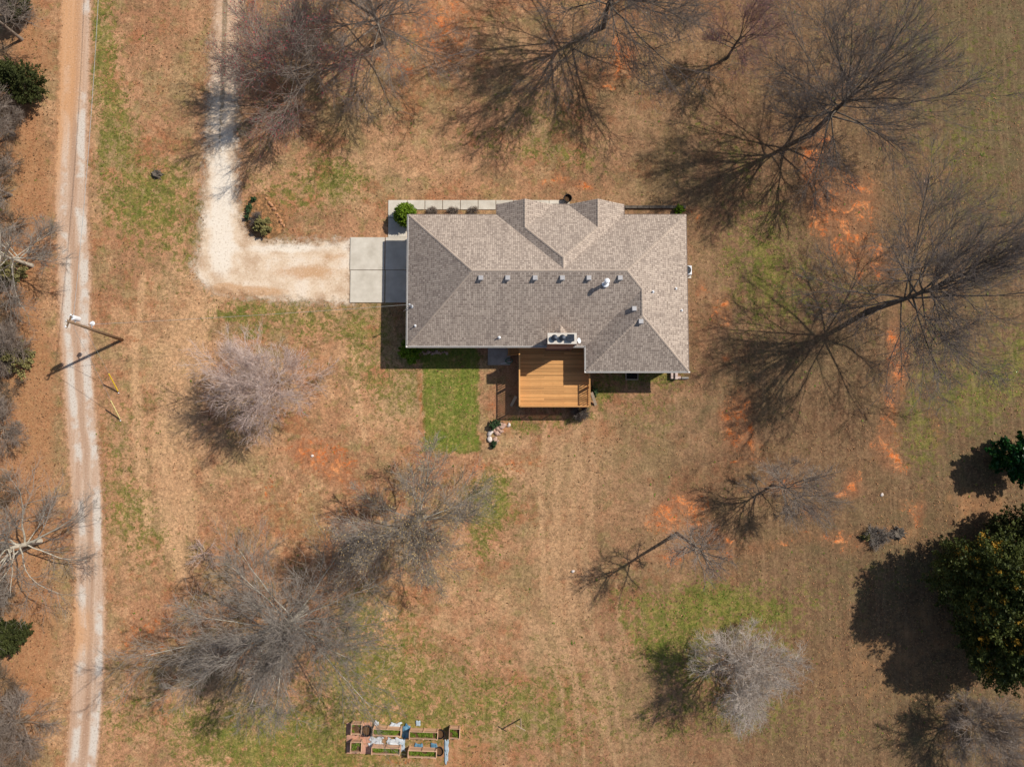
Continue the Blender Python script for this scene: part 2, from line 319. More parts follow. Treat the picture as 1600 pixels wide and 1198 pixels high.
def patch(name, poly, z, m, fringe=0.7, cell=0.3, extra=None):
    W = np.array([at(a, b)[:2] for a, b in poly]); lo = W.min(0) - 1; hi = W.max(0) + 1
    xs = np.arange(lo[0], hi[0], cell); ys = np.arange(lo[1], hi[1], cell); X, Y = np.meshgrid(xs, ys)
    px, py = topx(X, Y); sdv = sdist(px, py, poly).reshape(X.shape)
    ok = sdv > -fringe; ids = np.arange(X.size).reshape(X.shape)
    keep = ok[:-1, :-1] | ok[1:, :-1] | ok[:-1, 1:] | ok[1:, 1:]
    Q = np.stack([ids[:-1, :-1], ids[:-1, 1:], ids[1:, 1:], ids[1:, :-1]], -1)[keep]
    used = np.unique(Q); rm = np.full(X.size, -1); rm[used] = np.arange(len(used)); Q = rm[Q]
    V = np.stack([X.ravel(), Y.ravel(), np.full(X.size, z)], -1)[used]
    me = npmesh(name, V, Q)
    me.attributes.new('edge', 'FLOAT', 'POINT').data.foreach_set('value', sdv.ravel()[used].astype(np.float32))
    if extra:
        for k, f in extra.items():
            me.attributes.new(k, 'FLOAT', 'POINT').data.foreach_set('value', np.asarray(f(px.ravel()[used], py.ravel()[used])).astype(np.float32))
    return tag(link(name, me, m), kind='structure')
def ragged(t, amp=1.0, soft=.25):
    P = t.geo(); e = t.math('ADD', t.attr('edge'), t.math('MULTIPLY', t.math('SUBTRACT', t.noise(1.7, 6, .75, P), .5), amp))
    a = t.mr(e, -soft, soft)
    tr = t.n('ShaderNodeBsdfTransparent'); mx = t.n('ShaderNodeMixShader'); t.l(a, mx.inputs[0]); t.l(tr.outputs[0], mx.inputs[1]); t.l(t.b.outputs[0], mx.inputs[2])
    t.l(mx.outputs[0], t.t.nodes['Material Output'].inputs['Surface'])
def road_mat():
    t = NT('dirt_road'); P = t.geo(); u = t.attr('across'); og = t.attr('ochre')
    n1 = t.noise(1.0, 5, .65, t.mapv((3.2, .10, 1), P)); n2 = t.noise(.22, 4, .6, P); n3 = t.noise(7, 3, .7, P)
    c = t.ramp(n1, [(.3, lin((178, 140, 112))), (.5, lin((194, 162, 136))), (.72, lin((206, 182, 160)))])
    uu = t.math('ADD', u, t.math('MULTIPLY', t.math('SUBTRACT', n2, .5), .35))
    tr1 = t.math('MULTIPLY', t.mr(uu, .12, .27), t.mr(uu, .46, .36)); tr2 = t.math('MULTIPLY', t.mr(uu, .62, .74), t.mr(uu, .97, .88))
    pale = t.math('MULTIPLY', t.math('MAXIMUM', tr1, tr2), t.mr(t.noise(.16, 4, .7, P), .45, .54, .1, 1))
    c = t.mix(t.math('MULTIPLY', pale, .8), c, lin((212, 204, 192)))
    mid = t.math('MULTIPLY', t.mr(uu, .42, .5), t.mr(uu, .66, .58)); c = t.mix(t.math('MULTIPLY', mid, .5), c, lin((168, 136, 112)))
    o = t.math('ADD', og, t.math('MULTIPLY', t.math('SUBTRACT', n1, .5), .7)); o = t.math('SUBTRACT', o, t.math('MULTIPLY', u, .85))
    c = t.mix(t.mr(o, .15, .7, 0, .7), c, lin((206, 150, 98)))
    c = t.mix(t.mr(t.attr('edge'), .35, .0, 0, .6), c, lin((200, 150, 108)))
    c = t.mix(t.mr(n3, .52, .68, 0, .6), c, lin((140, 112, 90)))
    c = t.mix(t.mr(n3, .42, .28, 0, .5), c, lin((234, 218, 198)))
    t.bump(n3, .5, .03); ragged(t, 1.9, .25); return t.done(c, .95)
def gravel_mat():
    t = NT('pale_gravel'); P = t.geo(); n1 = t.noise(.45, 5, .65, P); n3 = t.noise(6, 4, .75, P); v = t.attr('north')
    c = t.ramp(n1, [(.36, lin((196, 166, 136))), (.5, lin((220, 196, 168))), (.62, lin((228, 210, 188)))])
    c = t.mix(t.mr(t.math('ADD', t.attr('white'), t.math('MULTIPLY', t.math('SUBTRACT', n1, .5), 1.2)), .3, .9, 0, .8), c, lin((234, 222, 204)))
    lane = t.attr('lane'); k = t.math('ADD', lane, t.math('MULTIPLY', t.math('SUBTRACT', t.noise(1.1, 5, .7, P), .5), 1.1))
    c = t.mix(t.mr(k, .3, .9, 0, .8), c, lin((196, 152, 110)))
    n = t.math('ADD', v, t.math('MULTIPLY', t.math('SUBTRACT', n1, .5), .6)); c = t.mix(t.mr(n, .3, .9, 0, .75), c, lin((196, 158, 126)))
    strip = t.math('ADD', t.attr('strip'), t.math('MULTIPLY', t.math('SUBTRACT', t.noise(2.2, 5, .75, P), .5), 1.3)); c = t.mix(t.mr(strip, .45, .8, 0, .85), c, lin((126, 106, 80)))
    c = t.mix(t.mr(n3, .52, .68, 0, .6), c, lin((160, 132, 106))); c = t.mix(t.mr(n3, .46, .3, 0, .6), c, lin((240, 226, 208)))
    t.bump(n3, .6, .03); ragged(t, 3.0, .6); return t.done(c, .95)
Lf = lambda y, T: np.interp(y, [a for a, b in T], [b for a, b in T])
road_poly = [(b, a) for a, b in ROAD_L] + [(b, a) for a, b in reversed(ROAD_R)]
patch('road', road_poly, .004, road_mat(), extra=dict(
    across=lambda x, y: (x - Lf(y, ROAD_L)) / (Lf(y, ROAD_R) - Lf(y, ROAD_L)), ochre=lambda x, y: np.interp(y, [150, 340, 930, 960, 1010, 1050], [1.0, .35, .35, .8, .8, .35])))
patch('driveway', DRIVE, .005, gravel_mat(), extra=dict(
    white=lambda x, y: np.exp(-((x - 345) / 22) ** 2) * np.clip((y - 200) / 60, 0, 1) * np.clip((450 - y) / 30, 0, 1) + np.exp(-((x - 450) / 90) ** 2 - ((y - 388) / 8) ** 2), north=lambda x, y: np.clip((210 - y) / 150, 0, 1), lane=lambda x, y: np.exp(-((x - 480) / 60) ** 2 - ((y - 425) / 14) ** 2) + 1.3 * np.exp(-((x - 395) / 55) ** 2 - ((y - 456) / 9) ** 2) + .9 * np.exp(-((x - 350) / 25) ** 2 - ((y - 448) / 8) ** 2) + .7 * np.exp(-((x - 520) / 30) ** 2 - ((y - 400) / 9) ** 2),
    strip=lambda x, y: np.exp(-((x - np.interp(y, [0, 220, 300], [352, 345, 345])) / 5.0) ** 2) * np.interp(y, [60, 130, 225, 300], [1, .9, .75, .0])))

def mulch_mat():
    t = NT('bed_mulch'); P = t.geo(); n = t.noise(2.2, 6, .8, P); n2 = t.noise(6, 3, .75, P)
    c = t.ramp(n, [(.4, lin((110, 82, 52))), (.5, lin((150, 112, 74))), (.6, lin((196, 138, 92)))]); c = t.mix(t.mr(n2, .5, .66, 0, .6), c, lin((70, 52, 32)))
    t.bump(n2, .8, .05); ragged(t, .9, .12); return t.done(c, .95)
patch('planting_bed', [(389, 306), (412, 304), (428, 312), (440, 330), (447, 350), (440, 366), (420, 373), (398, 369), (385, 352), (383, 326)], .006, mulch_mat(), cell=.15)
# --- flat things round the house
M['concrete'] = simple('concrete', (184, 174, 157), (218, 209, 193), .7, .85, bump=.05)
M['old_concrete'] = simple('old_concrete', (146, 138, 128), (184, 175, 164), 1.6, .9, bump=.1)
M['brick'] = None
def slabs(name, rects, m, z=.09, gap=.015):
    root = empty(name); tag(root, kind='structure')
    for (x0, y0, x1, y1) in rects:
        a = at(x0, y1); b = at(x1, y0)
        MB().box(a[0] + gap, b[0] - gap, a[1] + gap, b[1] - gap, -.05, z).build('slab', m, root, bevel=.012)
    return root
slabs('driveway_apron', [(547, 371, 601.5, 422), (602, 371, 640, 422), (547, 422.5, 601.5, 473), (602, 422.5, 640, 473)], M['concrete'], .1, .01)
sw = [(606.5, 313, 636, 340), (606.5, 340.5, 636, 371)]
xx = 636.5
while xx < 888: sw.append((xx, 313, min(xx + 27.2, 890), 328)); xx += 27.7
slabs('sidewalk', sw, M['concrete'], .08, .01)
slabs('patio', [(762, 528, 797.5, 570.5)], M['old_concrete'], .12)

# ------------------------------------------------------------------ house
ZE = 3.35; SL = 0.62
def ex(px, py=430): return at(px, py, ZE)[0]
def ey(py): return at(800, py, ZE)[1]
X0, X1 = ex(637.5, 440), ex(1074, 460); A, B = ex(776, 325), ex(975, 325); W0 = ex(915.5, 560)
Y0, Y1, Y2, YC = ey(335.5), ey(540.5), ey(580), ey(319.5)
YR = (Y0 + Y1) / 2
GW = (B - A) / 199 * 88
def pl(axis_, val, sign):   # height above the eave as a linear function a*x+b*y+c
    return (SL * sign, 0.0, -SL * sign * val) if axis_ == 'x' else (0.0, SL * sign, -SL * sign * val)
rect = lambda x0, x1, y0, y1: [(x0, y0), (x1, y0), (x1, y1), (x0, y1)]
CHX0, CHX1 = at(857, 528, 6.2)[0], at(900, 528, 6.2)[0]; CHY1, CHY0 = at(880, 521.5, 6.2)[1], at(880, 536, 6.2)[1]
CM = (CHX0 + CHX1) / 2
SOL = [
 ([pl('x', X0, 1), pl('x', X1, -1), pl('y', Y0, -1), pl('y', Y1, 1)], rect(X0, X1, Y1, Y0)),
 ([pl('x', W0, 1), pl('x', X1, -1), pl('y', Y2, 1), pl('y', Y0, -1)], rect(W0, X1, Y2, Y0)),
 ([pl('x', A, 1), pl('x', B, -1), pl('y', YC, -1)], rect(A, B, YR, YC)),
 ([pl('x', A, 1), pl('x', A + GW, -1)], rect(A, A + GW, YC - 3.4, YC)),
 ([pl('x', B - GW, 1), pl('x', B, -1)], rect(B - GW, B, YC - 3.4, YC)),
]
# little saddle behind the chimney
cz = SL * (CHY1 - Y1) + 0.62
SOL.append(([(SL * 1.0, 0, cz - SL * CM), (-SL * 1.0, 0, cz + SL * CM)], rect(CHX0 + .1, CHX1 - .1, CHY1 - .02, CHY1 + 1.6)))
def clip(poly, a, b, c):
    out = []
    for i in range(len(poly)):
        p = poly[i]; q = poly[(i + 1) % len(poly)]; gp = a * p[0] + b * p[1] + c; gq = a * q[0] + b * q[1] + c
        if gp >= 0: out.append(p)
        if (gp > 0 and gq < 0) or (gp < 0 and gq > 0):
            k = gp / (gp - gq); out.append((p[0] + (q[0] - p[0]) * k, p[1] + (q[1] - p[1]) * k))
    return out
def area(p): return abs(sum(p[i][0] * p[(i + 1) % len(p)][1] - p[(i + 1) % len(p)][0] * p[i][1] for i in range(len(p)))) / 2
def edges_in(poly):
    r = []
    for i in range(len(poly)):
        (x0, y0), (x1, y1) = poly[i], poly[(i + 1) % len(poly)]; r.append((-(y1 - y0), x1 - x0, (y1 - y0) * x0 - (x1 - x0) * y0))
    return r
faces = []
for i, (P_, foot) in enumerate(SOL):
    for p in P_:
        poly = foot
        for q in P_:
            if q is not p: poly = clip(poly, q[0] - p[0], q[1] - p[1], q[2] - p[2]) if poly else poly
        pieces = [poly] if len(poly) > 2 else []
        for j, (PJ, fj) in enumerate(SOL):
            if j == i: continue
            eps = 1e-5 if j > i else -1e-5
            cons = [(q[0] - p[0], q[1] - p[1], q[2] - p[2] - eps) for q in PJ] + edges_in(fj)
            new = []
            for pc in pieces:
                rest = pc
                for (a, b, c) in cons:
                    o = clip(rest, -a, -b, -c)
                    if len(o) > 2 and area(o) > 1e-4: new.append(o)
                    rest = clip(rest, a, b, c)
                    if len(rest) < 3: break
            pieces = new
        for pc in pieces: faces.append((p, pc))
def shingle_mat():
    t = NT('asphalt_shingles'); uv = t.coord('UV')
    br = t.n('ShaderNodeTexBrick'); br.offset = .37; br.offset_frequency = 1; br.squash = 1
    br.inputs['Color1'].default_value = lin((206, 188, 170)); br.inputs['Color2'].default_value = lin((134, 118, 106)); br.inputs['Mortar'].default_value = lin((112, 98, 90))
    br.inputs['Scale'].default_value = 1.0; br.inputs['Brick Width'].default_value = .17; br.inputs['Row Height'].default_value = .2
    br.inputs['Mortar Size'].default_value = .016; br.inputs['Mortar Smooth'].default_value = .3; br.inputs['Bias'].default_value = -.18
    t.l(uv, br.inputs['Vector'])
    n = t.noise(1.0, 4, .7, t.mapv((4.0, 6, 1), uv)); n2 = t.noise(.35, 4, .6, uv); n3 = t.noise(18, 2, .6, uv)
    c = t.mix(t.mr(n, .45, .7, 0, .5), br.outputs[0], lin((126, 110, 102)))
    c = t.mix(t.mr(n, .45, .25, 0, .45), c, lin((206, 188, 171)))
    sp = t.n('ShaderNodeSeparateXYZ'); t.l(uv, sp.inputs[0]); fr = t.math('FRACT', t.math('DIVIDE', sp.outputs[1], .2), 0)
    c = t.mix(t.math('MULTIPLY', t.mr(fr, .74, .86), .55), c, lin((226, 208, 190)))
    c = t.mix(t.mr(n2, .4, .65, 0, .22), c, lin((160, 143, 128)))
    st = t.noise(1.0, 5, .7, t.mapv((1.3, .18, 1), uv)); c = t.mix(t.mr(st, .5, .66, 0, .32), c, lin((116, 102, 94)))
    c = t.mix(t.mr(t.noise(.8, 5, .7, uv), .6, .74, 0, .3), c, lin((118, 110, 98)))
    c = t.mix(t.mr(n3, .35, .65, 0, .25), c, lin((100, 92, 88)))
    t.bump(br.outputs['Fac'], -.35, .02); return t.done(c, .9)
def brick_mat():
    t = NT('brown_brick'); P = t.geo(); s = t.n('ShaderNodeSeparateXYZ'); t.l(P, s.inputs[0]); cb = t.n('ShaderNodeCombineXYZ')
    t.l(t.math('ADD', s.outputs[0], s.outputs[1]), cb.inputs[0]); t.l(s.outputs[2], cb.inputs[1])
    br = t.n('ShaderNodeTexBrick'); br.inputs['Color1'].default_value = lin((142, 96, 78)); br.inputs['Color2'].default_value = lin((110, 74, 62)); br.inputs['Mortar'].default_value = lin((170, 158, 146))
    br.inputs['Scale'].default_value = 1; br.inputs['Brick Width'].default_value = .2; br.inputs['Row Height'].default_value = .075; br.inputs['Mortar Size'].default_value = .008
    t.l(cb.outputs[0], br.inputs['Vector']); t.bump(br.outputs['Fac'], -.5, .01)
    return t.done(t.mix(t.mr(t.noise(2, 4, .6, P), .4, .7, 0, .4), br.outputs[0], lin((96, 66, 56))), .9)
M['shingle'] = shingle_mat(); M['brick'] = brick_mat()
M['white_trim'] = simple('white_trim', (214, 206, 196), (236, 230, 222), 3, .55, bump=.0)
M['soffit'] = simple('soffit', (190, 182, 170), (205, 198, 188), 3, .7, bump=.0)
M['dark_metal'] = simple('dark_metal', (40, 44, 50), (66, 72, 82), 8, .45, .6)
M['galv'] = simple('galvanised_metal', (188, 190, 192), (222, 224, 226), 5, .4, .35, bump=.02)
M['white_metal'] = simple('white_metal', (224, 226, 228), (242, 243, 244), 5, .4, .0, bump=.0)
M['glass'] = NT('window_glass').done(lin((28, 34, 40)), .06)
M['vent'] = simple('vent_metal', (166, 163, 162), (190, 187, 186), 6, .5, .2, bump=.02)
M['ridge'] = simple('ridge_shingles', (164, 148, 134), (196, 178, 160), 5, .9, bump=.2, kind='Generated')

house = tag(empty('house', ((X0 + X1) / 2, (Y0 + Y1) / 2, 0)), 'brick ranch house with brown shingled hip roof and two front gables', 'house')
HL = Vector(house.location)
def hb(mb, name, m, parent=None, **kw):
    """build world-space geometry as a part of the house (or of one of its parts)"""
    mb.v = [(x - HL.x, y - HL.y, z - HL.z) for x, y, z in mb.v]
    return mb.build(name, m, parent or house, **kw)
# roof faces
mb = MB(); uvs = []
hz = lambda p, q: ZE + p[0] * q[0] + p[1] * q[1] + p[2]
for p, poly in faces:
    cx = sum(q[0] for q in poly) / len(poly)
    s = poly if sum(poly[i][0] * poly[(i + 1) % len(poly)][1] - poly[(i + 1) % len(poly)][0] * poly[i][1] for i in range(len(poly))) > 0 else poly[::-1]
    mb.add([(q[0], q[1], hz(p, q)) for q in s], [tuple(range(len(s)))])
    k = math.sqrt(1 + SL * SL)
    for q in s:
        if abs(p[0]) > abs(p[1]): uvs.append((q[1], (p[0] * q[0] + p[2]) / SL * k))
        else: uvs.append((q[0], (p[1] * q[1] + p[2]) / SL * k))
roof = hb(mb, 'roof', M['shingle'])
uvl = roof.data.uv_layers.new(name='UVMap'); uvl.data.foreach_set('uv', np.array(uvs, dtype=np.float32).ravel())
# ridge, hip caps: found as convex edges between faces
ed = {}
rk = lambda q: (round(q[0], 3), round(q[1], 3))
def zroof(x, y):
    best = -9
    for P_, foot in SOL:
        if all(a * x + b * y + c >= -1e-6 for a, b, c in edges_in(foot)): best = max(best, min(p[0] * x + p[1] * y + p[2] for p in P_))
    return ZE + best
hipA = SL * (GW / 2)
RX0 = X0 + (Y0 - Y1) / 2; RX1 = X1 - (Y0 - Y1) / 2; WM = (W0 + X1) / 2; hw = (X1 - W0) / 2
capl = [((X0, Y0), (RX0, YR)), ((X0, Y1), (RX0, YR)), ((RX0, YR), (RX1, YR)), ((X1, Y0), (RX1, YR)), ((RX1, YR), (WM, YR - (WM - RX1))),
        ((WM, YR - (WM - RX1)), (WM, Y2 + hw)), ((WM, Y2 + hw), (W0, Y2)), ((WM, Y2 + hw), (X1, Y2)),
        ((A + GW / 2, YC), (A + GW / 2, YC - GW / 2)), ((B - GW / 2, YC), (B - GW / 2, YC - GW / 2)),
        ((A + GW / 2, YC - GW / 2), ((A + B) / 2, YC - (B - A) / 2)), ((B - GW / 2, YC - GW / 2), ((A + B) / 2, YC - (B - A) / 2)), (((A + B) / 2, YC - (B - A) / 2), ((A + B) / 2, Y0 - (B - A) / 2))]
for (p, q) in capl:
    p3 = Vector((p[0], p[1], zroof(*p))); q3 = Vector((q[0], q[1], zroof(*q))); d = (q3 - p3); L = d.length; d.normalize()
    side = Vector((-d.y, d.x, 0)).normalized(); mb = MB(); n = max(2, int(L / .3))
    diag = abs(d.x) > .2 and abs(d.y) > .2
    dz = .1 * SL * (.72 if diag else 1.0)
    for i in range(n):
        a = p3 + d * (L * i / n); b = p3 + d * (L * (i + 1) / n - .004); up = Vector((0, 0, .012)); up2 = Vector((0, 0, .03))
        w = side * .1; dn = Vector((0, 0, -dz))
        mb.add([a + w + dn + up, a + up, a - w + dn + up, b + w + dn + up2, b + up2, b - w + dn + up2], [(0, 1, 4, 3), (1, 2, 5, 4), (3, 4, 5), (0, 2, 1)])
    hb(mb, 'ridge_cap', M['ridge'], roof)
# valley flashing tone is only geometry: thin strips in the two visible valleys
outline = [(X0, Y0), (X0, Y1), (W0, Y1), (W0, Y2), (X1, Y2), (X1, Y0), (B, Y0), (B, YC), (A, YC), (A, Y0)]
mb = MB(); n = len(outline)
mb.add([(x, y, ZE - .2) for x, y in outline], [tuple(range(n))])
hb(mb, 'soffit', M['soffit'])
M['fascia'] = simple('fascia', (120, 104, 94), (140, 124, 112), 3, .7, bump=0)
white_edges = {0, 1, 2, 3}
for i in range(n):
    (ax, ay), (bx, by) = outline[i], outline[(i + 1) % n]
    d = Vector((bx - ax, by - ay, 0)).normalized(); o = Vector((d.y, -d.x, 0))   # outward for this winding
    mb = MB(); a = Vector((ax, ay, ZE - .1)); b = Vector((bx, by, ZE - .1))
    w = .12 if i in white_edges else .05
    nxt = w if i in white_edges else 0
    mb.bar(a + o * (w / 2 + .003) , b + o * (w / 2 + .003) + d * nxt * (1 if i in (0, 2) or i == 3 else -1 if i == 1 else 0), w, .19)
    g = hb(mb, 'gutter' if i in white_edges else 'fascia', M['white_trim'] if i in white_edges else M['fascia'])
    if i in white_edges:
        m2 = MB(); m2.bar(a + o * .07 + Vector((0, 0, .098)) + d * .02, b + o * .07 + Vector((0, 0, .098)) - d * .02, .055, .006); hb(m2, 'gutter_channel', M['dark_metal'], g)
# front gable triangles
for gx0 in (A, B - GW):
    mb = MB(); z = ZE - .2
    for yy in (YC - .02,):
        mb.add([(gx0 + .05, yy, z), (gx0 + GW - .05, yy, z), (gx0 + GW - .05, yy, ZE + .0), (gx0 + GW / 2, yy, ZE + hipA - .05), (gx0 + .05, yy, ZE + .0)], [(0, 1, 2, 3, 4)])
    hb(mb, 'gable', M['white_trim'])
# walls (inset under the eaves)
IN = .55
wall_o = [(X0 + IN, Y0 - IN), (X0 + IN, Y1 + IN), (W0 + IN, Y1 + IN), (W0 + IN, Y2 + IN), (X1 - IN, Y2 + IN), (X1 - IN, Y0 - IN), (B - IN, Y0 - IN), (B - IN, YC - IN), (A + IN, YC - IN), (A + IN, Y0 - IN)]
mb = MB(); n = len(wall_o)
for i in range(n):
    a, b = wall_o[i], wall_o[(i + 1) % n]; mb.add([(a[0], a[1], -.05), (b[0], b[1], -.05), (b[0], b[1], ZE - .2), (a[0], a[1], ZE - .2)], [(0, 1, 2, 3)])
hb(mb, 'wall', M['brick'])
def opening(name, x, y, nx_, ny_, w, z0, z1, door=False):
    """window or door set on a wall; nx_,ny_ is the outward normal"""
    t = Vector((-ny_, nx_, 0)); nn = Vector((nx_, ny_, 0)); c = Vector((x, y, 0))
    def panel(mb, u0, u1, za, zb, d0, d1):
        pts = [c + t * u + nn * d + Vector((0, 0, z)) for d in (d0, d1) for z in (za, zb) for u in (u0, u1)]
        mb.add(pts, [(0, 1, 3, 2), (4, 6, 7, 5), (0, 4, 5, 1), (2, 3, 7, 6), (0, 2, 6, 4), (1, 5, 7, 3)])
    if door:
        mb = MB(); panel(mb, -w / 2, w / 2, z0, z1, -.02, .03); d = hb(mb, name, M['white_trim'])
        k = 4 if w > 2 else 2
        for i in range(k):
            for j in range(4 if w > 2 else 3):
                m2 = MB(); u0 = -w / 2 + w * (i + .08) / k; u1 = -w / 2 + w * (i + .92) / k; q = 4 if w > 2 else 3; za = z0 + (z1 - z0) * (j + .08) / q; zb = z0 + (z1 - z0) * (j + .92) / q
                panel(m2, u0, u1, za, zb, .03, .045); hb(m2, 'panel', M['white_metal'], d)
        m3 = MB(); panel(m3, w / 2 - .12, w / 2 - .07, (z0 + z1) / 2 - .06, (z0 + z1) / 2 + .06, .045, .09); hb(m3, 'handle', M['dark_metal'], d)
    else:
        mb = MB(); f = .06
        panel(mb, -w / 2, -w / 2 + f, z0, z1, -.02, .05); panel(mb, w / 2 - f, w / 2, z0, z1, -.02, .05); panel(mb, -w / 2 + f, w / 2 - f, z0, z0 + f, -.02, .05); panel(mb, -w / 2 + f, w / 2 - f, z1 - f, z1, -.02, .05); panel(mb, -w / 2 + f, w / 2 - f, (z0 + z1) / 2 - .02, (z0 + z1) / 2 + .02, -.01, .04)
        d = hb(mb, name, M['white_trim'])
        for za, zb in ((z0 + f, (z0 + z1) / 2 - .02), ((z0 + z1) / 2 + .02, z1 - f)):
            m2 = MB(); panel(m2, -w / 2 + f, w / 2 - f, za, zb, .0, .015); hb(m2, 'pane', M['glass'], d)
        m4 = MB(); panel(m4, -w / 2 - .05, w / 2 + .05, z0 - .07, z0, -.02, .1); hb(m4, 'sill', M['brick'], d)
yg = (at(800, 422, 0)[1])
opening('garage_door', X0 + IN, yg, -1, 0, 4.9, .12, 2.3, True)
for f_ in (.16, .42): opening('window', X0 + (A - X0) * (f_ + .2), Y0 - IN, 0, 1, 1.4, .95, 2.4)
for gx0 in (A, B - GW): opening('window', gx0 + GW / 2, YC - IN, 0, 1, 1.7, .9, 2.45)
opening('front_door', (A + B) / 2, YC - IN, 0, 1, 1.05, .1, 2.25, True)
opening('window', (B + X1) / 2, Y0 - IN, 0, 1, 1.5, .95, 2.4)
for f_ in (.25, .75): opening('window', W0 + (X1 - W0) * f_, Y2 + IN, 0, -1, 1.4, .95, 2.4)
for f_ in (.2, .5, .8): opening('window', X1 - IN, Y2 + (Y0 - Y2) * f_, 1, 0, 1.2, .95, 2.4)
for px_ in (675, 722): opening('window', at(px_, 540, 2)[0], Y1 + IN, 0, -1, 1.3, .95, 2.4)
opening('back_door', at(822, 540, 2)[0], Y1 + IN, 0, -1, 1.0, 1.38, 3.05, True)
# chimney
mb = MB(); mb.box(CHX0, CHX1, CHY0, CHY1, -.05, 6.1); chim = hb(mb, 'chimney', M['brick'])
mb = MB(); mb.box(CHX0 - .07, CHX1 + .07, CHY0 - .07, CHY1 + .07, 6.1, 6.2); hb(mb, 'crown', simple('mortar_cap', (200, 190, 176), (226, 218, 206), 4, .85), chim)
for i, fx in enumerate((.21, .5, .80)):
    cx = CHX0 + (CHX1 - CHX0) * fx; cy = (CHY0 + CHY1) / 2 + .02
    m1 = MB()
    if i == 2: m1.box(cx - .23, cx + .23, cy - .23, cy + .23, 6.2, 6.42)
    else: m1.lathe((cx, cy, 6.2), [(.2, 0), (.21, .25), (.16, .25)], 16)
    hb(m1, 'flue', M['dark_metal'], chim)
    m1 = MB()
    if i == 2: m1.box(cx - .28, cx + .28, cy - .28, cy + .28, 6.46, 6.49)
    else: m1.lathe((cx, cy, 6.46), [(.0, .08), (.24, .02), (.26, .0), (.0, .0)], 16)
    hb(m1, 'flue_cap', M['dark_metal'], chim)
# roof vents, pipes
for (px_, py_) in ((751, 434), (793, 434), (836, 434), (878.5, 434), (920, 434), (969, 434), (991, 482), (1001.5, 502)):
    z = 5.6
    for _ in range(6): p = at(px_, py_, z); z = zroof(p[0], p[1]) + .16
    p = at(px_, py_, z); zr = zroof(p[0], p[1]); hs = .19
    mb = MB(); mb.box(p[0] - .17, p[0] + .17, p[1] - .15, p[1] + .15, zr - .12, zr + .13); v = hb(mb, 'roof_vent', M['dark_metal'], roof)
    mb = MB(); t_ = .03
    mb.add([(p[0] - .21, p[1] - .21, zr + .13), (p[0] + .21, p[1] - .21, zr + .13), (p[0] + .21, p[1] + .21, zr + .13), (p[0] - .21, p[1] + .21, zr + .13), (p[0] - .16, p[1] - .16, zr + .21), (p[0] + .16, p[1] - .16, zr + .21), (p[0] + .16, p[1] + .16, zr + .21), (p[0] - .16, p[1] + .16, zr + .21)],
           [(3, 2, 1, 0), (4, 5, 6, 7), (0, 1, 5, 4), (1, 2, 6, 5), (2, 3, 7, 6), (3, 0, 4, 7)])
    hb(mb, 'roof_vent_hood', M['vent'], roof)
def on_roof(px_, py_, dz=0):
    z = 4.5
    for _ in range(8): p = at(px_, py_, z); z = zroof(p[0], p[1]) + dz
    p = at(px_, py_, z); return p[0], p[1], zroof(p[0], p[1])
for (px_, py_, h_, r_) in ((946, 443, .95, .13), (1020, 456, .3, .055), (1056, 451, .25, .05), (1065, 485, .25, .05), (780, 527, .3, .06), (649, 509, .28, .05)):
    x, y, z = on_roof(px_, py_)
    mb = MB(); mb.tube([(x, y, z - .1), (x, y, z + h_)], r_, 12); mb.lathe((x, y, z), [(r_ * 2.4, -.04), (r_ * 2.2, .03), (r_, .09)], 14)
    hb(mb, 'vent_pipe', M['white_metal'], roof)
    if h_ > .5:
        mb = MB(); mb.lathe((x, y, z + h_ + .05), [(.0, .12), (.14, .08), (.22, .0), (.0, -.01)], 16); hb(mb, 'vent_cap', M['white_metal'], roof)
# service mast
x, y, z = on_roof(644, 479)
mast_top = (x, y, z + 1.0)
mb = MB(); mb.tube([(x, y, z - .2), (x, y, z + 1.0)], .035, 8); mb.tube([(x, y, z + 1.0), (x - .12, y, z + 1.06), (x - .2, y, z + .95)], .05, 8); hb(mb, 'service_mast', M['galv'], roof)
mb = MB(); mb.lathe((x, y, z), [(.16, -.06), (.14, .03), (.04, .1)], 12); mb.bar((x, y, z + .7), (x - .75, y - .35, zroof(x - .75 if x - .75 > X0 else X0 + .02, y - .35) + .02), .03, .03); hb(mb, 'mast_brace', M['galv'], roof)
# satellite dish beside the chimney
x, y, z = on_roof(904, 533)
mb = MB(); mb.tube([(x, y, z - .05), (x, y, z + .35)], .025, 8)
dv = Vector((.75, .1, .6)).normalized()
ds = MB(); sx = dv.cross(Vector((0, 0, 1))).normalized(); sy = sx.cross(dv); vs = []; fs = []
c0 = Vector((x, y, z + .42))
for ring, (r_, d_) in enumerate(((0, -.06), (.12, -.045), (.22, -.015), (.27, .01))):
    for k in range(16):
        a = 2 * math.pi * k / 16; vs.append(c0 + sx * r_ * math.cos(a) * .85 + sy * r_ * math.sin(a) + dv * d_)
for r_ in range(3):
    for k in range(16): fs.append((r_ * 16 + k, r_ * 16 + (k + 1) % 16, (r_ + 1) * 16 + (k + 1) % 16, (r_ + 1) * 16 + k))
ds.add(vs, fs); dish = tag(empty('satellite_dish', (x, y, z)), 'small white satellite dish on the eave right of the chimney', 'satellite dish')
for m_, nm_ in ((mb, 'mast'), (ds, 'reflector')):
    m_.v = [(a - x, b - y, c - z) for a, b, c in m_.v]; m_.build(nm_, M['white_metal'], dish)

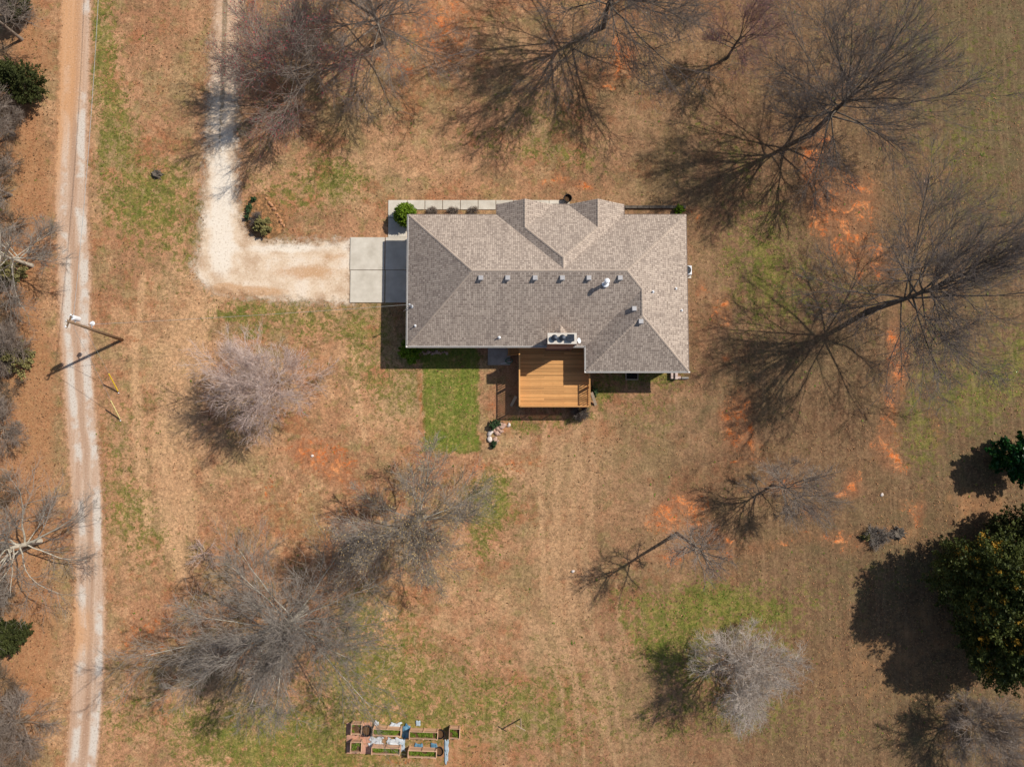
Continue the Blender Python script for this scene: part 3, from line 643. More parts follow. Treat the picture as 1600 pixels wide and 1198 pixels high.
# ------------------------------------------------------------------ deck
ZD = 1.35
def wood(name, c1, c2, c3=None):
    t = NT(name); oi = t.n('ShaderNodeObjectInfo').outputs['Random']; v = t.coord('Object')
    n = t.noise(1.0, 5, .65, t.mapv((1.2, 14, 14), v)); c = t.ramp(n, [(.3, lin(c1)), (.7, lin(c2))])
    k = t.mr(oi, 0, 1, .68, 1.12, False); x = t.mix(1.0, c, (1, 1, 1, 1), 'MULTIPLY'); mul = t.n('ShaderNodeVectorMath', operation='SCALE'); t.l(c, mul.inputs[0]); t.l(k, mul.inputs['Scale'])
    c = t.mix(t.mr(t.noise(.9, 4, .7, t.geo()), .55, .8, 0, .35), mul.outputs[0], lin((150, 104, 62)))
    t.bump(n, .2, .01); return t.done(c, .7)
M['deck'] = wood('stained_deck_wood', (202, 146, 88), (224, 168, 106))
M['grey_wood'] = wood('weathered_wood', (150, 132, 112), (186, 166, 142))
dk0, dk1 = at(810.5, 600, ZD)[0], at(920.5, 600, ZD)[0]; dkS = at(800, 636.5, ZD)[1]; dkN = Y1 + IN - .01
deck = tag(empty('deck', ((dk0 + dk1) / 2, dkS, 0)), 'golden stained wooden deck with railings behind the house', 'deck')
DL = Vector(deck.location)
def db(mb, name, m, parent=None, **kw):
    mb.v = [(x - DL.x, y - DL.y, z) for x, y, z in mb.v]; return mb.build(name, m, parent or deck, **kw)
bw = .14; nb = int((dkN - dkS) / (bw + .017)); bme = None
xw = W0 + IN - .02
for i in range(nb):
    y = dkS + .01 + i * (bw + .017); x1 = dk1 if y + bw < Y2 + IN else xw
    if y + bw > dkN: break
    jog = rnd.uniform(-.012, .012)
    ch = (CHX0 - .01, CHX1 + .01) if y + bw > CHY0 - .01 else None
    spans = [(dk0 + jog, x1 + (jog if x1 == dk1 else 0))]
    if ch: spans = [(dk0 + jog, ch[0]), (ch[1], x1)]
    elif i % 3 != 0:
        cut = dk0 + (x1 - dk0) * (.36 if i % 3 == 1 else .64); spans = [(dk0 + jog, cut - .003), (cut + .003, x1 + (jog if x1 == dk1 else 0))]
    for (a, b) in spans:
        m_ = MB(); m_.box(-(b - a) / 2, (b - a) / 2, -bw / 2, bw / 2, -.035, rnd.uniform(-.002, .002))
        m_.build('board', M['deck'], deck, loc=((a + b) / 2 - DL.x, y + bw / 2 - DL.y, ZD))
# frame and posts
for y in (dkS + .05, (dkS + dkN) / 2):
    db(MB().box(dk0 + .05, (dk1 if y < Y2 else W0) - .05, y - .02, y + .02, ZD - .26, ZD - .037), 'joist', M['grey_wood'])
for x in (dk0 + .03, dk1 - .03):
    y1_ = dkN - .3 if x < 3 else min(Y2 + IN, dkN) - .1
    db(MB().box(x - .02, x + .02, dkS + .08, y1_, ZD - .26, ZD - .037), 'joist', M['grey_wood'])
def post(x, y, z0, z1, w=.09): db(MB().box(x - w / 2, x + w / 2, y - w / 2, y + w / 2, z0, z1), 'post', M['deck'])
RT = ZD + 1.06
stairN = at(800, 553.5, ZD)[1]
def rail(x0, y0, x1, y1):
    d = Vector((x1 - x0, y1 - y0, 0)); L = d.length; d.normalize()
    db(MB().bar((x0, y0, RT), (x1, y1, RT), .11, .035), 'top_rail', M['deck'])
    db(MB().bar((x0, y0, ZD + .1), (x1, y1, ZD + .1), .04, .06), 'bottom_rail', M['deck'])
    n = int(L / .19)
    for i in range(1, n):
        p = Vector((x0, y0, 0)) + d * (L * i / n); ux, uy = (.045, .018) if abs(d.x) > .5 else (.018, .045); db(MB().box(p.x - ux, p.x + ux, p.y - uy, p.y + uy, ZD + .13, RT - .018), 'baluster', M['deck'])
    k = max(1, round(L / 2.0))
    for i in range(k + 1):
        p = Vector((x0, y0, 0)) + d * (L * i / k); post(p.x, p.y, -.05, RT - .02)
e = .06
rail(dk0 + e, dkS + e, dk1 - e, dkS + e)
rail(dk0 + e, dkS + e, dk0 + e, stairN)
rail(dk1 - e, dkS + e, dk1 - e, Y2 + .45)
# stairs down to the patio on the house side
sx1 = dk0 - .01; nst = 4
for i in range(nst):
    z = ZD - (i + 1) * ZD / (nst + 1); x = sx1 - i * .235
    db(MB().box(x - .1, x - .005, stairN + .06, dkN - .05, z - .035, z), 'tread', M['deck']); db(MB().box(x - .215, x - .11, stairN + .06, dkN - .05, z - .035, z + .001), 'tread', M['deck'])
for y in (stairN + .03, dkN - .03):
    db(MB().bar((sx1, y, ZD - .15), (sx1 - nst * .235, y, .05), .04, .22), 'stringer', M['deck'])
# loose planks leaning by the deck corners
def plank(p, q, label):
    p = np.array(p); q = np.array(q); o = MB().bar((0, 0, 0), tuple(q - p), .24, .04).build('plank', M['grey_wood'], None, loc=tuple(p)); tag(o, label, 'plank')
pa, pb = at(808.5, 619, 1.0), at(798.5, 634, .05); plank(pa - np.array((.12, 0, 0)), pb, 'weathered plank leaning against the left front corner of the deck')
pa, pb = at(922.5, 613, 1.0), at(931, 633, .05); plank(pa + np.array((.1, 0, 0)), pb, 'pale weathered plank leaning against the right front corner of the deck')

# ------------------------------------------------------------------ trees
def ring_frames(d):
    a = np.where(np.abs(d[..., 2:3]) > .9, np.array([1., 0, 0]), np.array([0, 0, 1.])); s = np.cross(d, a); s /= np.linalg.norm(s, axis=-1, keepdims=True) + 1e-9
    return s, np.cross(d, s)
def tubes(P, R, sides):
    """P (N,k,3) points, R (N,k) radii -> verts, quads"""
    N, K, _ = P.shape; d = np.empty_like(P); d[:, :-1] = P[:, 1:] - P[:, :-1]; d[:, -1] = d[:, -2]; d /= np.linalg.norm(d, axis=-1, keepdims=True) + 1e-9
    s, u = ring_frames(d); ang = np.arange(sides) * 2 * np.pi / sides
    V = P[:, :, None, :] + R[:, :, None, None] * (s[:, :, None, :] * np.cos(ang)[None, None, :, None] + u[:, :, None, :] * np.sin(ang)[None, None, :, None])
    id_ = np.arange(N * K * sides).reshape(N, K, sides); nx_ = np.roll(id_, -1, axis=2)
    Q = np.stack([id_[:, :-1], nx_[:, :-1], nx_[:, 1:], id_[:, 1:]], -1).reshape(-1, 4)
    return V.reshape(-1, 3), Q
def grow(rg, P0, D0, L, R0, k, up, wig, taper=.35, sag=0.0):
    N = len(P0); P = np.empty((N, k + 1, 3)); P[:, 0] = P0; D = D0.copy(); T = np.empty((N, k + 1, 3)); T[:, 0] = D
    for i in range(k):
        D = D + rg.normal(0, wig, (N, 3)); D[:, 2] += up - sag * i; D /= np.linalg.norm(D, axis=1, keepdims=True)
        P[:, i + 1] = P[:, i] + D * (L / k)[:, None]; T[:, i + 1] = D
    R = R0[:, None] * np.linspace(1, taper, k + 1)[None]
    return P, R, T
def spawn(rg, P, R, T, m, t0, t1, ang, angv, even=True):
    N, K, _ = P.shape; t = t0 + (t1 - t0) * ((np.arange(m)[None] + rg.random((N, m))) / m); f = t * (K - 1); i = np.minimum(f.astype(int), K - 2); w = (f - i)[..., None]
    r = np.arange(N)[:, None]; p = P[r, i] * (1 - w) + P[r, i + 1] * w; d = T[r, i] * (1 - w) + T[r, i + 1] * w; d /= np.linalg.norm(d, axis=-1, keepdims=True)
    rr = R[r, i] * (1 - w[..., 0]) + R[r, i + 1] * w[..., 0]
    s, u = ring_frames(d); az = np.arange(m)[None] * 2.4 + rg.random((N, 1)) * 6.28 + rg.normal(0, .5, (N, m)); a = ang + rg.normal(0, angv, (N, m))
    nd = d * np.cos(a)[..., None] + (s * np.cos(az)[..., None] + u * np.sin(az)[..., None]) * np.sin(a)[..., None]
    return p.reshape(-1, 3), nd.reshape(-1, 3), rr.reshape(-1), t.reshape(-1)
def bark(name, c1, c2): return simple(name, c1, c2, 3.0, .9, bump=.3, kind='Object')
M['bark_grey'] = bark('grey_bark', (116, 104, 92), (156, 143, 128)); M['twig_grey'] = bark('grey_twigs', (130, 116, 106), (164, 150, 136))
M['bark_dark'] = bark('dark_bark', (84, 76, 68), (118, 108, 96)); M['twig_dark'] = bark('dark_twigs', (96, 87, 81), (132, 120, 112))
M['bark_pale'] = bark('pale_bark', (174, 160, 146), (208, 195, 180)); M['twig_pale'] = bark('pale_twigs', (172, 158, 146), (206, 194, 180))
M['bark_pink'] = bark('pinkish_bark', (186, 160, 146), (214, 192, 178)); M['twig_pink'] = bark('pinkish_twigs', (188, 164, 152), (216, 196, 184))
M['bark_silver'] = bark('silvery_bark', (168, 160, 144), (206, 197, 178)); M['twig_silver'] = bark('silvery_twigs', (124, 115, 106), (166, 155, 143))
M['bark_pinkbark'] = M['bark_dark']; M['twig_pinkbark'] = bark('young_twigs', (120, 92, 90), (156, 128, 124)); M['bark_thicket'] = bark('thicket_bark', (96, 80, 64), (140, 120, 98)); M['twig_thicket'] = bark('thicket_twigs', (104, 88, 72), (150, 130, 108)); M['bud_red'] = simple('red_buds', (150, 40, 54), (190, 70, 84), 8, .7, bump=0); M['bud_tan'] = simple('tan_catkins', (170, 140, 92), (206, 178, 124), 8, .8, bump=0); M['bud_pink'] = simple('pink_buds', (150, 92, 98), (184, 126, 128), 8, .7, bump=0)
def leaf_quads(rg, C, size, elong=1.6):
    N = len(C); d = rg.normal(0, 1, (N, 3)); d /= np.linalg.norm(d, axis=1, keepdims=True); s, u = ring_frames(d); sz = (size * rg.uniform(.6, 1.3, N))[:, None]
    V = np.stack([C - s * sz * elong / 2, C - u * sz / 2, C + s * sz * elong / 2, C + u * sz / 2], 1)
    return V.reshape(-1, 3), np.arange(N * 4).reshape(N, 4)
def bare_tree(name, base, h, rad, seed, tone, label, fork=.3, limbs=9, lean=(0, 0), elev=(22, 80), n2=8, n3=7, n4=8, r0=None, up=.035, wig=.09, tw=1.2, buds=None, nbuds=1, cat='tree', group='bare deciduous trees', tr=1.0):
    rg = np.random.default_rng(seed); b = at(*base) if len(base) == 2 else np.array(base); root = empty(name, tuple(b)); tag(root, label, cat, group)
    r0 = (r0 or .016 * h + .03) * .8; fh = fork * h
    K = 7; tz = np.linspace(0, 1, K); TP = np.stack([lean[0] * tz ** 1.3 + rg.normal(0, .03, K) * tz, lean[1] * tz ** 1.3 + rg.normal(0, .03, K) * tz, -.15 + tz * (fh + h * .22)], -1)[None]
    TR = (r0 * np.array([1.45, 1.1, .98, .9, .8, .62, .42]))[None]
    TT = np.gradient(TP[0], axis=0); TT /= np.linalg.norm(TT, axis=1, keepdims=True)
    vt, qt = tubes(TP, TR, 9)
    # limbs: leave the trunk between the fork and its top and reach for an ellipsoidal crown
    fr = np.clip(fh / (fh + h * .22), .3, .95); limbs = int(limbs * 1.6); tl = np.sort(np.concatenate([rg.uniform(fr * .82, 1, limbs - 3), [1., .98, .95]])); f = tl * (K - 1); i = np.minimum(f.astype(int), K - 2); w = (f - i)[:, None]
    p = TP[0, i] * (1 - w) + TP[0, i + 1] * w
    az = np.arange(limbs) * 2.399 + rg.random() * 6 + rg.normal(0, .35, limbs); el = np.radians(np.interp(np.arange(limbs), [0, limbs - 1], (elev[0] * .7, elev[1] * .92)) + rg.normal(0, 9, limbs))
    d = np.stack([np.cos(az) * np.cos(el), np.sin(az) * np.cos(el), np.sin(el)], -1)
    zc = fh * .75 + (h - fh * .75) * .5; ax = np.array([rad, rad, (h - fh * .75) * .52]); q0 = (p - np.array([lean[0], lean[1], zc])) / ax; qd = d / ax
    A_ = (qd * qd).sum(1); B_ = (q0 * qd).sum(1); C_ = (q0 * q0).sum(1) - 1; L = (-B_ + np.sqrt(np.maximum(B_ * B_ - A_ * C_, .02))) / A_ * rg.uniform(.62, .98, limbs)
    P1, R1, T1 = grow(rg, p, d, L, r0 * rg.uniform(.26, .46, limbs), 7, up * .5, wig * .8, .28)
    v1, q1 = tubes(P1, R1, 6); Vt = [vt]; Qt = [qt]
    Vt.append(v1); Qt.append(q1 + len(vt))
    link('trunk', npmesh('trunk', np.concatenate(Vt), np.concatenate(Qt), True), M['bark_' + tone], root)
    # sub-branches
    V = []; Q = []; off = 0; ends = []
    def put(P, R, s):
        nonlocal off
        v, q = tubes(P, R, s); V.append(v); Q.append(q + off); off += len(v)
    p, d, r, t = spawn(rg, P1, R1, T1, n2, .2, .98, .52, .18); L2 = np.repeat(L, n2) * (1.0 - .6 * t) * .72 * rg.uniform(.6, 1.25, len(t))
    P2, R2, T2 = grow(rg, p, d, L2, np.maximum(np.minimum(r * .62, .03 + r * .25), .022 * tr), 5, up, wig, .45); put(P2, R2, 4)
    p, d, r, t = spawn(rg, P2, R2, T2, n3, .1, 1.0, .6, .2); L3 = np.repeat(L2, n3) * (1.0 - .5 * t) * .62 * rg.uniform(.6, 1.3, len(t)) + .15
    P3, R3, T3 = grow(rg, p, d, L3, np.maximum(r * .62, .0125 * tw), 3, up, wig * 1.1, .4); put(P3, R3, 3)
    p, d, r, t = spawn(rg, P3, R3, T3, n4, .1, 1.0, .6, .22); L4 = np.repeat(L3, n4) * (1.0 - .4 * t) * .6 * rg.uniform(.5, 1.3, len(t)) + .12
    P4, R4, T4 = grow(rg, p, d, L4, np.full(len(t), .0085 * tw), 1, up, wig * 1.3, .45); put(P4, R4, 3)
    link('crown', npmesh('crown', np.concatenate(V), np.concatenate(Q)), M['twig_' + tone], root)
    if buds:
        C = np.concatenate([P4[:, -1], P4[:, 0]]); C = C[rg.random(len(C)) < nbuds]; C = C + rg.normal(0, .05, C.shape); v, q = leaf_quads(rg, C, buds[1]); tag(link('buds', npmesh('buds', v, q), M[buds[0]], root), kind='stuff')
    return root
def leafy(name, base, h, rad, seed, m, label, cat='tree', n=16000, size=.16, z0=.12, trunk=.16, lump=.28, group=None, elong=1.8, tipm=None, shape=1.0, clus=60):
    """evergreen crown: many leaf faces gathered in sprays through an uneven volume"""
    rg = np.random.default_rng(seed); b = at(*base) if len(base) == 2 else np.array(base); root = empty(name, tuple(b)); tag(root, label, cat, group)
    if trunk:
        K = 6; tz = np.linspace(0, 1, K); TP = np.stack([rg.normal(0, .04, K) * tz, rg.normal(0, .04, K) * tz, -.1 + tz * h * .85], -1)[None]; v, q = tubes(TP, (trunk * np.linspace(1.2, .25, K))[None], 8)
        az = rg.random(14) * 6.28; zz = rg.uniform(.2, .75, 14); d = np.stack([np.cos(az), np.sin(az), np.full(14, .35)], -1); d /= np.linalg.norm(d, axis=1, keepdims=True)
        P1, R1, _ = grow(rg, np.stack([np.zeros(14), np.zeros(14), zz * h * .85], -1), d, np.full(14, rad * .7), np.full(14, trunk * .3), 4, .03, .08, .3); v1, q1 = tubes(P1, R1, 5)
        link('trunk', npmesh('trunk', np.concatenate([v, v1]), np.concatenate([q, q1 + len(v)]), True), M['bark_dark'], root)
    ns = max(12, n // clus); th = rg.random(ns) * 6.283; zz = rg.random(ns) ** .85; az3 = np.floor(th * 2.2); 
    prof = np.sin(np.clip(zz * .93 + .05, 0, 1) * np.pi) ** .55 * (1 - .45 * zz * shape); lob = 1 + lump * np.sin(th * 3 + seed) * np.sin(zz * 7 + seed) + rg.normal(0, lump * .3, ns)
    rr = rad * prof * lob * rg.random(ns) ** .32; C = np.stack([rr * np.cos(th), rr * np.sin(th), z0 * h + zz * h * (1 - z0)], -1)
    per = n // ns; sp = rad * .16 + .05; D = C - np.array([0, 0, h * .35]); D /= np.linalg.norm(D, axis=1, keepdims=True) + 1e-6
    k = rg.random((ns, per, 1)); X = C[:, None] + D[:, None] * (k - .4) * sp * 2 + rg.normal(0, sp * .42, (ns, per, 3)) * (1.15 - k)
    X = X.reshape(-1, 3); X[:, 2] = np.maximum(X[:, 2], .04); v, q = leaf_quads(rg, X, size, elong)
    tips = rg.random(ns) < .07 if tipm else np.zeros(ns, bool); tq = np.repeat(tips, per) & (zz.repeat(per) > .35)
    link('crown' if cat == 'tree' else 'foliage', npmesh('crown', v, q[~tq]), m, root)
    if tq.any(): tag(link('tip_sprays', npmesh('tip_sprays', v, q[tq]), tipm, root), kind='stuff')
    return root

T = bare_tree
T('oak_tree', (600, 66), 12, 7.2, 21, 'grey', 'large bare tree cut by the top edge between the driveway and the bare soil', limbs=15, fork=.2, elev=(4, 78), n4=10)
T('maple_tree', (474, 142), 9.5, 6.2, 22, 'grey', 'bare tree with red buds overhanging the top of the driveway', limbs=11, fork=.2, buds=('bud_red', .06), nbuds=.4, elev=(6, 78), n2=9)
T('oak_tree', (943, 42), 13.5, 8.6, 23, 'dark', 'tall bare tree at the top edge casting a wide radiating shadow', limbs=17, fork=.26, elev=(4, 78), r0=.24, n4=10)
T('redbud_tree', (1136, 91), 8.4, 3.4, 24, 'pinkbark', 'slim vase-shaped young tree with pink buds near the top edge', limbs=8, fork=.2, elev=(42, 80), n2=7, n3=6, n4=6, lean=(.15, .1), buds=('bud_pink', .05), nbuds=.4, r0=.15, tw=.9)
T('oak_tree', (1270, 208), 14.2, 7.8, 25, 'dark', 'big dark bare tree up and right of the house with long fanning limbs', limbs=16, fork=.26, lean=(.3, .3), elev=(4, 74), r0=.25, n4=10)
T('oak_tree', (1358, 486), 15.5, 8.2, 26, 'dark', 'largest dark bare tree right of the house, leaning outward', limbs=16, fork=.36, lean=(.5, .2), elev=(6, 72), r0=.27, n4=10)
T('elm_tree', (1207, 758), 8.0, 3.7, 27, 'grey', 'small bare tree with fanned grey twigs beside orange soil', limbs=11, fork=.22, lean=(.15, 0), n2=7, n3=6, n4=6, elev=(12, 78), r0=.13, tw=1.0)
T('sapling_tree', (1058, 833), 11.5, 2.5, 28, 'grey', 'slender sparse bare tree with a long thin trunk shadow', limbs=12, fork=.45, n2=5, n3=5, n4=4, elev=(5, 70), r0=.17, lean=(.1, -.3), tw=.9)
T('crape_tree', (1141, 1027), 7.4, 4.9, 29, 'pale', 'whitish domed bare tree with dense curly twigs over green grass', limbs=15, fork=.2, elev=(8, 85), up=.0, wig=.19, n2=8, n3=7, n4=7, tw=1.1)
T('crape_tree', (437, 612), 8.3, 5.0, 30, 'pink', 'pinkish-grey domed bare tree left of the lawn with dense fine twigs', limbs=15, fork=.26, elev=(8, 85), up=.0, wig=.13, n2=8, n3=7, n4=7, tw=1.1)
T('elm_tree', (664, 806), 10, 6.6, 31, 'silver', 'bare tree with tan-tipped twigs just below the green lawn strip', limbs=13, fork=.26, elev=(10, 78), n4=10, buds=('bud_tan', .06), nbuds=.4, lean=(-.3, -.1))
T('elm_tree', (478, 950), 12.5, 7.9, 32, 'silver', 'broad bare tree with pale trunk and limbs, lower left of the yard', limbs=17, fork=.26, elev=(4, 78), n2=9, n4=11, lean=(-.5, -.5), r0=.26)
T('shrub', (322, 862), 1.6, 1.7, 33, 'pink', 'small bare twiggy shrub left of the broad pale-limbed tree', limbs=8, fork=.06, elev=(5, 65), n2=4, n3=3, n4=2, r0=.025, cat='shrub', group='', tw=.9)
# woodland along the left edge
WG = 'bare trees along the left edge'
T('woodland_tree', (34, 62), 8.5, 4.2, 41, 'grey', 'bare grey tree in the top left corner beside the dirt road', limbs=11, group=WG, n4=6)
T('woodland_tree', (22, 210), 8, 3.2, 42, 'grey', 'bare tree on the left edge below the upper dark cedar', limbs=10, group=WG, n4=6)
T('woodland_tree', (18, 305), 6.5, 3.0, 47, 'grey', 'short bare tree on the left edge above the pale-branched one', limbs=9, group=WG, n4=6)
T('woodland_tree', (50, 415), 10, 5.4, 43, 'silver', 'pale-branched bare tree on the left edge reaching over the road above the utility pole', limbs=12, fork=.2, elev=(4, 75), group=WG, n4=6, wig=.13)
T('woodland_tree', (26, 545), 5, 2.9, 44, 'grey', 'low brushy bare tree on the left edge level with the pole shadow', limbs=10, fork=.12, group=WG, n4=6)
T('woodland_tree', (24, 668), 5, 2.2, 48, 'grey', 'small bare tree on the left edge below the pole shadow', limbs=9, fork=.15, group=WG, n4=5)
T('woodland_tree', (62, 845), 10.5, 6.6, 45, 'silver', 'sprawling bare tree on the left edge with limbs across the lower road', limbs=13, fork=.2, elev=(2, 72), group=WG, n4=6, n3=7, wig=.14, r0=.26, tw=1.1)
T('woodland_tree', (44, 1118), 7.5, 4.3, 46, 'grey', 'thick twiggy bare tree in the bottom left corner', limbs=12, fork=.14, elev=(10, 80), group=WG, n4=6)
for k, (px_, py_, lb) in enumerate(((40, 120, 'bare thicket bush on the left edge just above the upper cedar'), (30, 260, 'bare thicket bush on the left edge between the two upper bare trees'), (36, 350, 'bare thicket bush on the left edge just above the pale-branched tree'), (34, 480, 'bare thicket bush on the left edge just above the pole shadow'), (30, 610, 'bare thicket bush on the left edge just below the pole shadow'), (26, 930, 'bare thicket bush on the left edge just above the lower cedar'), (30, 1060, 'bare thicket bush on the left edge just below the lower cedar'), (56, 1175, 'bare thicket bush at the bottom left corner nearest the road'), (46, 25, 'bare thicket bush in the top left corner beside the small cedar'), (38, 185, 'bare thicket bush on the left edge just below the upper cedar'), (40, 545, 'bare thicket bush on the left edge level with the end of the pole shadow'), (26, 760, 'bare thicket bush on the left edge above the sprawling lower tree'), (48, 1130, 'bare thicket bush beside the twiggy tree in the bottom left corner'))):
    T('thicket_bush', (px_ - 14, py_), 3.6, 2.0, 120 + k, 'thicket', lb, limbs=9, fork=.06, elev=(10, 80), n2=6, n3=5, n4=5, r0=.05, cat='bush', group='bare thicket along the left edge', tw=1.0)
T('elm_tree', (1504, 1118), 6.6, 3.6, 49, 'grey', 'dusky grey domed bare tree in the bottom right corner below the evergreens', limbs=12, fork=.2, elev=(10, 84), n4=8, wig=.15, up=.02)
T('elm_tree', (1562, 925), 10.5, 3.2, 50, 'grey', 'bare tree poking out among the dark evergreens at the right edge', limbs=10, fork=.55, n4=8)
M['leaf_dark'] = simple('dark_evergreen_leaves', (44, 54, 20), (92, 98, 40), 1.1, .6, bump=0, kind='Object'); M['leaf_gold'] = simple('golden_tips', (150, 116, 34), (186, 142, 50), 3, .7, bump=0)
M['leaf_gloss'] = simple('glossy_leaves', (20, 56, 22), (44, 92, 36), 2.0, .35, bump=0); M['leaf_cedar'] = simple('cedar_foliage', (44, 52, 24), (76, 80, 36), 2, .8, bump=0); M['leaf_box'] = simple('boxwood_leaves', (84, 112, 22), (128, 152, 36), 2.5, .6, bump=0)
M['leaf_olive'] = simple('olive_leaves', (110, 108, 62), (160, 148, 96), 3, .8, bump=0)
EG = 'evergreen trees by the right edge'
leafy('magnolia_tree', (1566, 716), 4.2, 2.3, 61, M['leaf_gloss'], 'round glossy green tree alone at the right edge', n=11000, size=.17, group=EG, elong=2.0)
leafy('evergreen_tree', (1497, 893), 9.2, 4.7, 62, M['leaf_dark'], 'biggest dark evergreen in the right-edge clump with golden tips', n=54000, size=.125, group=EG, tipm=M['leaf_gold'], lump=.25)
leafy('evergreen_tree', (1528, 985), 8.0, 4.0, 63, M['leaf_dark'], 'lower dark evergreen of the right-edge clump', n=40000, size=.125, group=EG, tipm=M['leaf_gold'], lump=.25)
leafy('evergreen_tree', (1572, 838), 6.8, 3.2, 64, M['leaf_cedar'], 'yellowish green evergreen at the top of the right-edge clump', n=26000, size=.125, group=EG, lump=.3)
leafy('cedar_tree', (60, 148), 4.6, 1.9, 65, M['leaf_cedar'], 'dark green cedar on the left edge beside the upper road', n=19000, size=.085, group='cedars along the left edge')
leafy('cedar_tree', (38, 22), 4.0, 1.5, 67, M['leaf_cedar'], 'small cedar in the top left corner', n=16000, size=.085, group='cedars along the left edge')
leafy('cedar_tree', (34, 985), 4.0, 1.7, 66, M['leaf_cedar'], 'green cedar on the left edge above the bottom corner thicket', n=18000, size=.085, group='cedars along the left edge')
leafy('undergrowth_shrub', (36, 560), 2.4, 1.7, 68, M['leaf_olive'], 'olive scrub at the left edge below the pale-branched tree', 'shrub', n=4500, size=.1, trunk=.05)
leafy('undergrowth_shrub', (28, 430), 2.2, 1.6, 69, M['leaf_olive'], 'olive scrub under the pale-branched tree on the left edge', 'shrub', n=4500, size=.1, trunk=.05)
# shrubs round the house
leafy('boxwood_shrub', (636, 341), 2.0, .98, 71, M['leaf_box'], 'clipped bright green shrub at the front corner of the sidewalk', 'shrub', n=16000, size=.08, trunk=.06, lump=.04, z0=.03, shape=.5, clus=16)
leafy('azalea_shrub', (643, 550), 1.5, 1.05, 72, M['leaf_box'], 'loose bright green shrub at the back left corner of the house', 'shrub', n=5000, size=.11, trunk=.04, lump=.2, z0=.03, elong=2.4)
leafy('holly_shrub', (1061, 330), .6, .5, 73, M['leaf_box'], 'low green shrub in the front bed near the right corner', 'shrub', n=2500, size=.09, trunk=.03, z0=.03)
leafy('bed_shrub', (414, 355), 1.1, .8, 74, M['leaf_olive'], 'rounded olive shrub in the curved driveway bed', 'shrub', n=3600, size=.1, trunk=.04, lump=.08, z0=.03, shape=.4)
M['leaf_green'] = simple('small_green_leaves', (48, 74, 44), (84, 106, 66), 3, .7, bump=0)
for k, (px_, py_, lb) in enumerate(((397, 313, 'topmost small green plant in the row along the curved driveway bed'), (391, 324, 'second small green plant from the top in the driveway bed row'), (390, 332, 'third small green plant from the top in the driveway bed row'), (388, 340, 'lowest small green plant in the driveway bed row'))):
    leafy('bed_plant', (px_, py_), .45, .3, 80 + k, M['leaf_green'], lb, 'plant', n=700, size=.07, trunk=.015, z0=.05, group='small plants in the driveway bed')
leafy('border_plant', (771, 664), .7, .45, 90, M['leaf_green'], 'dark green plant at the upper left of the stone heap', 'plant', n=1200, size=.09, trunk=.02, z0=.03)
leafy('border_plant', (779, 661), .5, .33, 91, M['leaf_green'], 'grey-green plant at the top of the stone heap', 'plant', n=800, size=.08, trunk=.02, z0=.03)
leafy('border_plant', (772.5, 694), .5, .35, 92, M['leaf_green'], 'small green plant at the foot of the stone heap', 'plant', n=900, size=.08, trunk=.02, z0=.03)
leafy('border_plant', (929, 611), .6, .45, 93, M['leaf_green'], 'green plant beside the right side of the deck', 'plant', n=1000, size=.09, trunk=.02, z0=.03)
T('dormant_shrub', (404, 345), .9, .6, 94, 'dark', 'dark bare shrub beside the olive shrub in the driveway bed', limbs=8, fork=.08, n2=5, n3=4, n4=3, r0=.02, cat='shrub', group='')
for k, (px_, lb) in enumerate(((676, 'left-hand dead brown shrub in the bed behind the sidewalk'), (709, 'middle dead brown shrub in the bed behind the sidewalk'), (739, 'right-hand dead brown shrub in the bed behind the sidewalk'))):
    T('dormant_shrub', (px_, 331.5), .32, .42, 95 + k, 'grey', lb, limbs=9, fork=.06, n2=5, n3=4, n4=3, r0=.018, elev=(10, 60), cat='shrub', group='dormant shrubs in the front bed')
T('dormant_shrub', (905, 644), 1.1, .7, 99, 'dark', 'dark bare shrub in front of the right end of the deck', limbs=10, fork=.06, n2=6, n3=5, n4=4, r0=.02, cat='shrub', group='')

# ------------------------------------------------------------------ utility pole, cables, guards
M['pole'] = simple('creosote_pole', (96, 76, 58), (150, 124, 98), 4, .9, stretch=(6, 6, .4))
pb_ = at(191, 531); ptop = at(104, 501, 8.0); lean_ = (ptop - pb_); lean_[2] = 8.0
pole = tag(empty('utility_pole', tuple(pb_)), 'wooden utility pole with white transformer leaning over the dirt road', 'utility pole')
pp = lambda k: Vector(lean_ * k)
MB().tube([pp(-.02), pp(.5), pp(1)], [.14, .125, .10], 12).build('shaft', M['pole'], pole, smooth=True)
tp = pp(.83) + Vector((.1, .42, 0)); m_ = MB(); m_.lathe(tp, [(.0, 0), (.19, 0), (.2, .04), (.2, .72), (.18, .78), (.0, .82)], 20); tr_ = m_.build('transformer', M['white_metal'], pole, smooth=False)
MB().tube([tp + Vector((.1, .05, .86)), tp + Vector((.1, .05, 1.08))], [.05, .03], 8).build('bushing', M['white_metal'], tr_); MB().tube([tp + Vector((-.1, .02, .86)), tp + Vector((-.1, .02, 1.08))], [.05, .03], 8).build('bushing', M['white_metal'], tr_)
MB().bar(pp(.87), tp + Vector((0, 0, .3)), .1, .1).build('bracket', M['galv'], pole)
lp = pp(.56) + Vector((.0, .5, .1)); m_ = MB(); m_.lathe(lp, [(.0, .24), (.08, .24), (.11, .13), (.2, .0), (.18, -.03), (.0, -.02)], 20); lamp = m_.build('yard_lamp', M['white_metal'], pole, smooth=False)
MB().bar(pp(.57), lp + Vector((0, 0, .2)), .05, .05).build('lamp_arm', M['galv'], pole)
MB().bar(pp(.96) + Vector((-.2, -.5, 0)), pp(.96) + Vector((.2, .55, 0)), .09, .1).build('crossarm', M['pole'], pole)
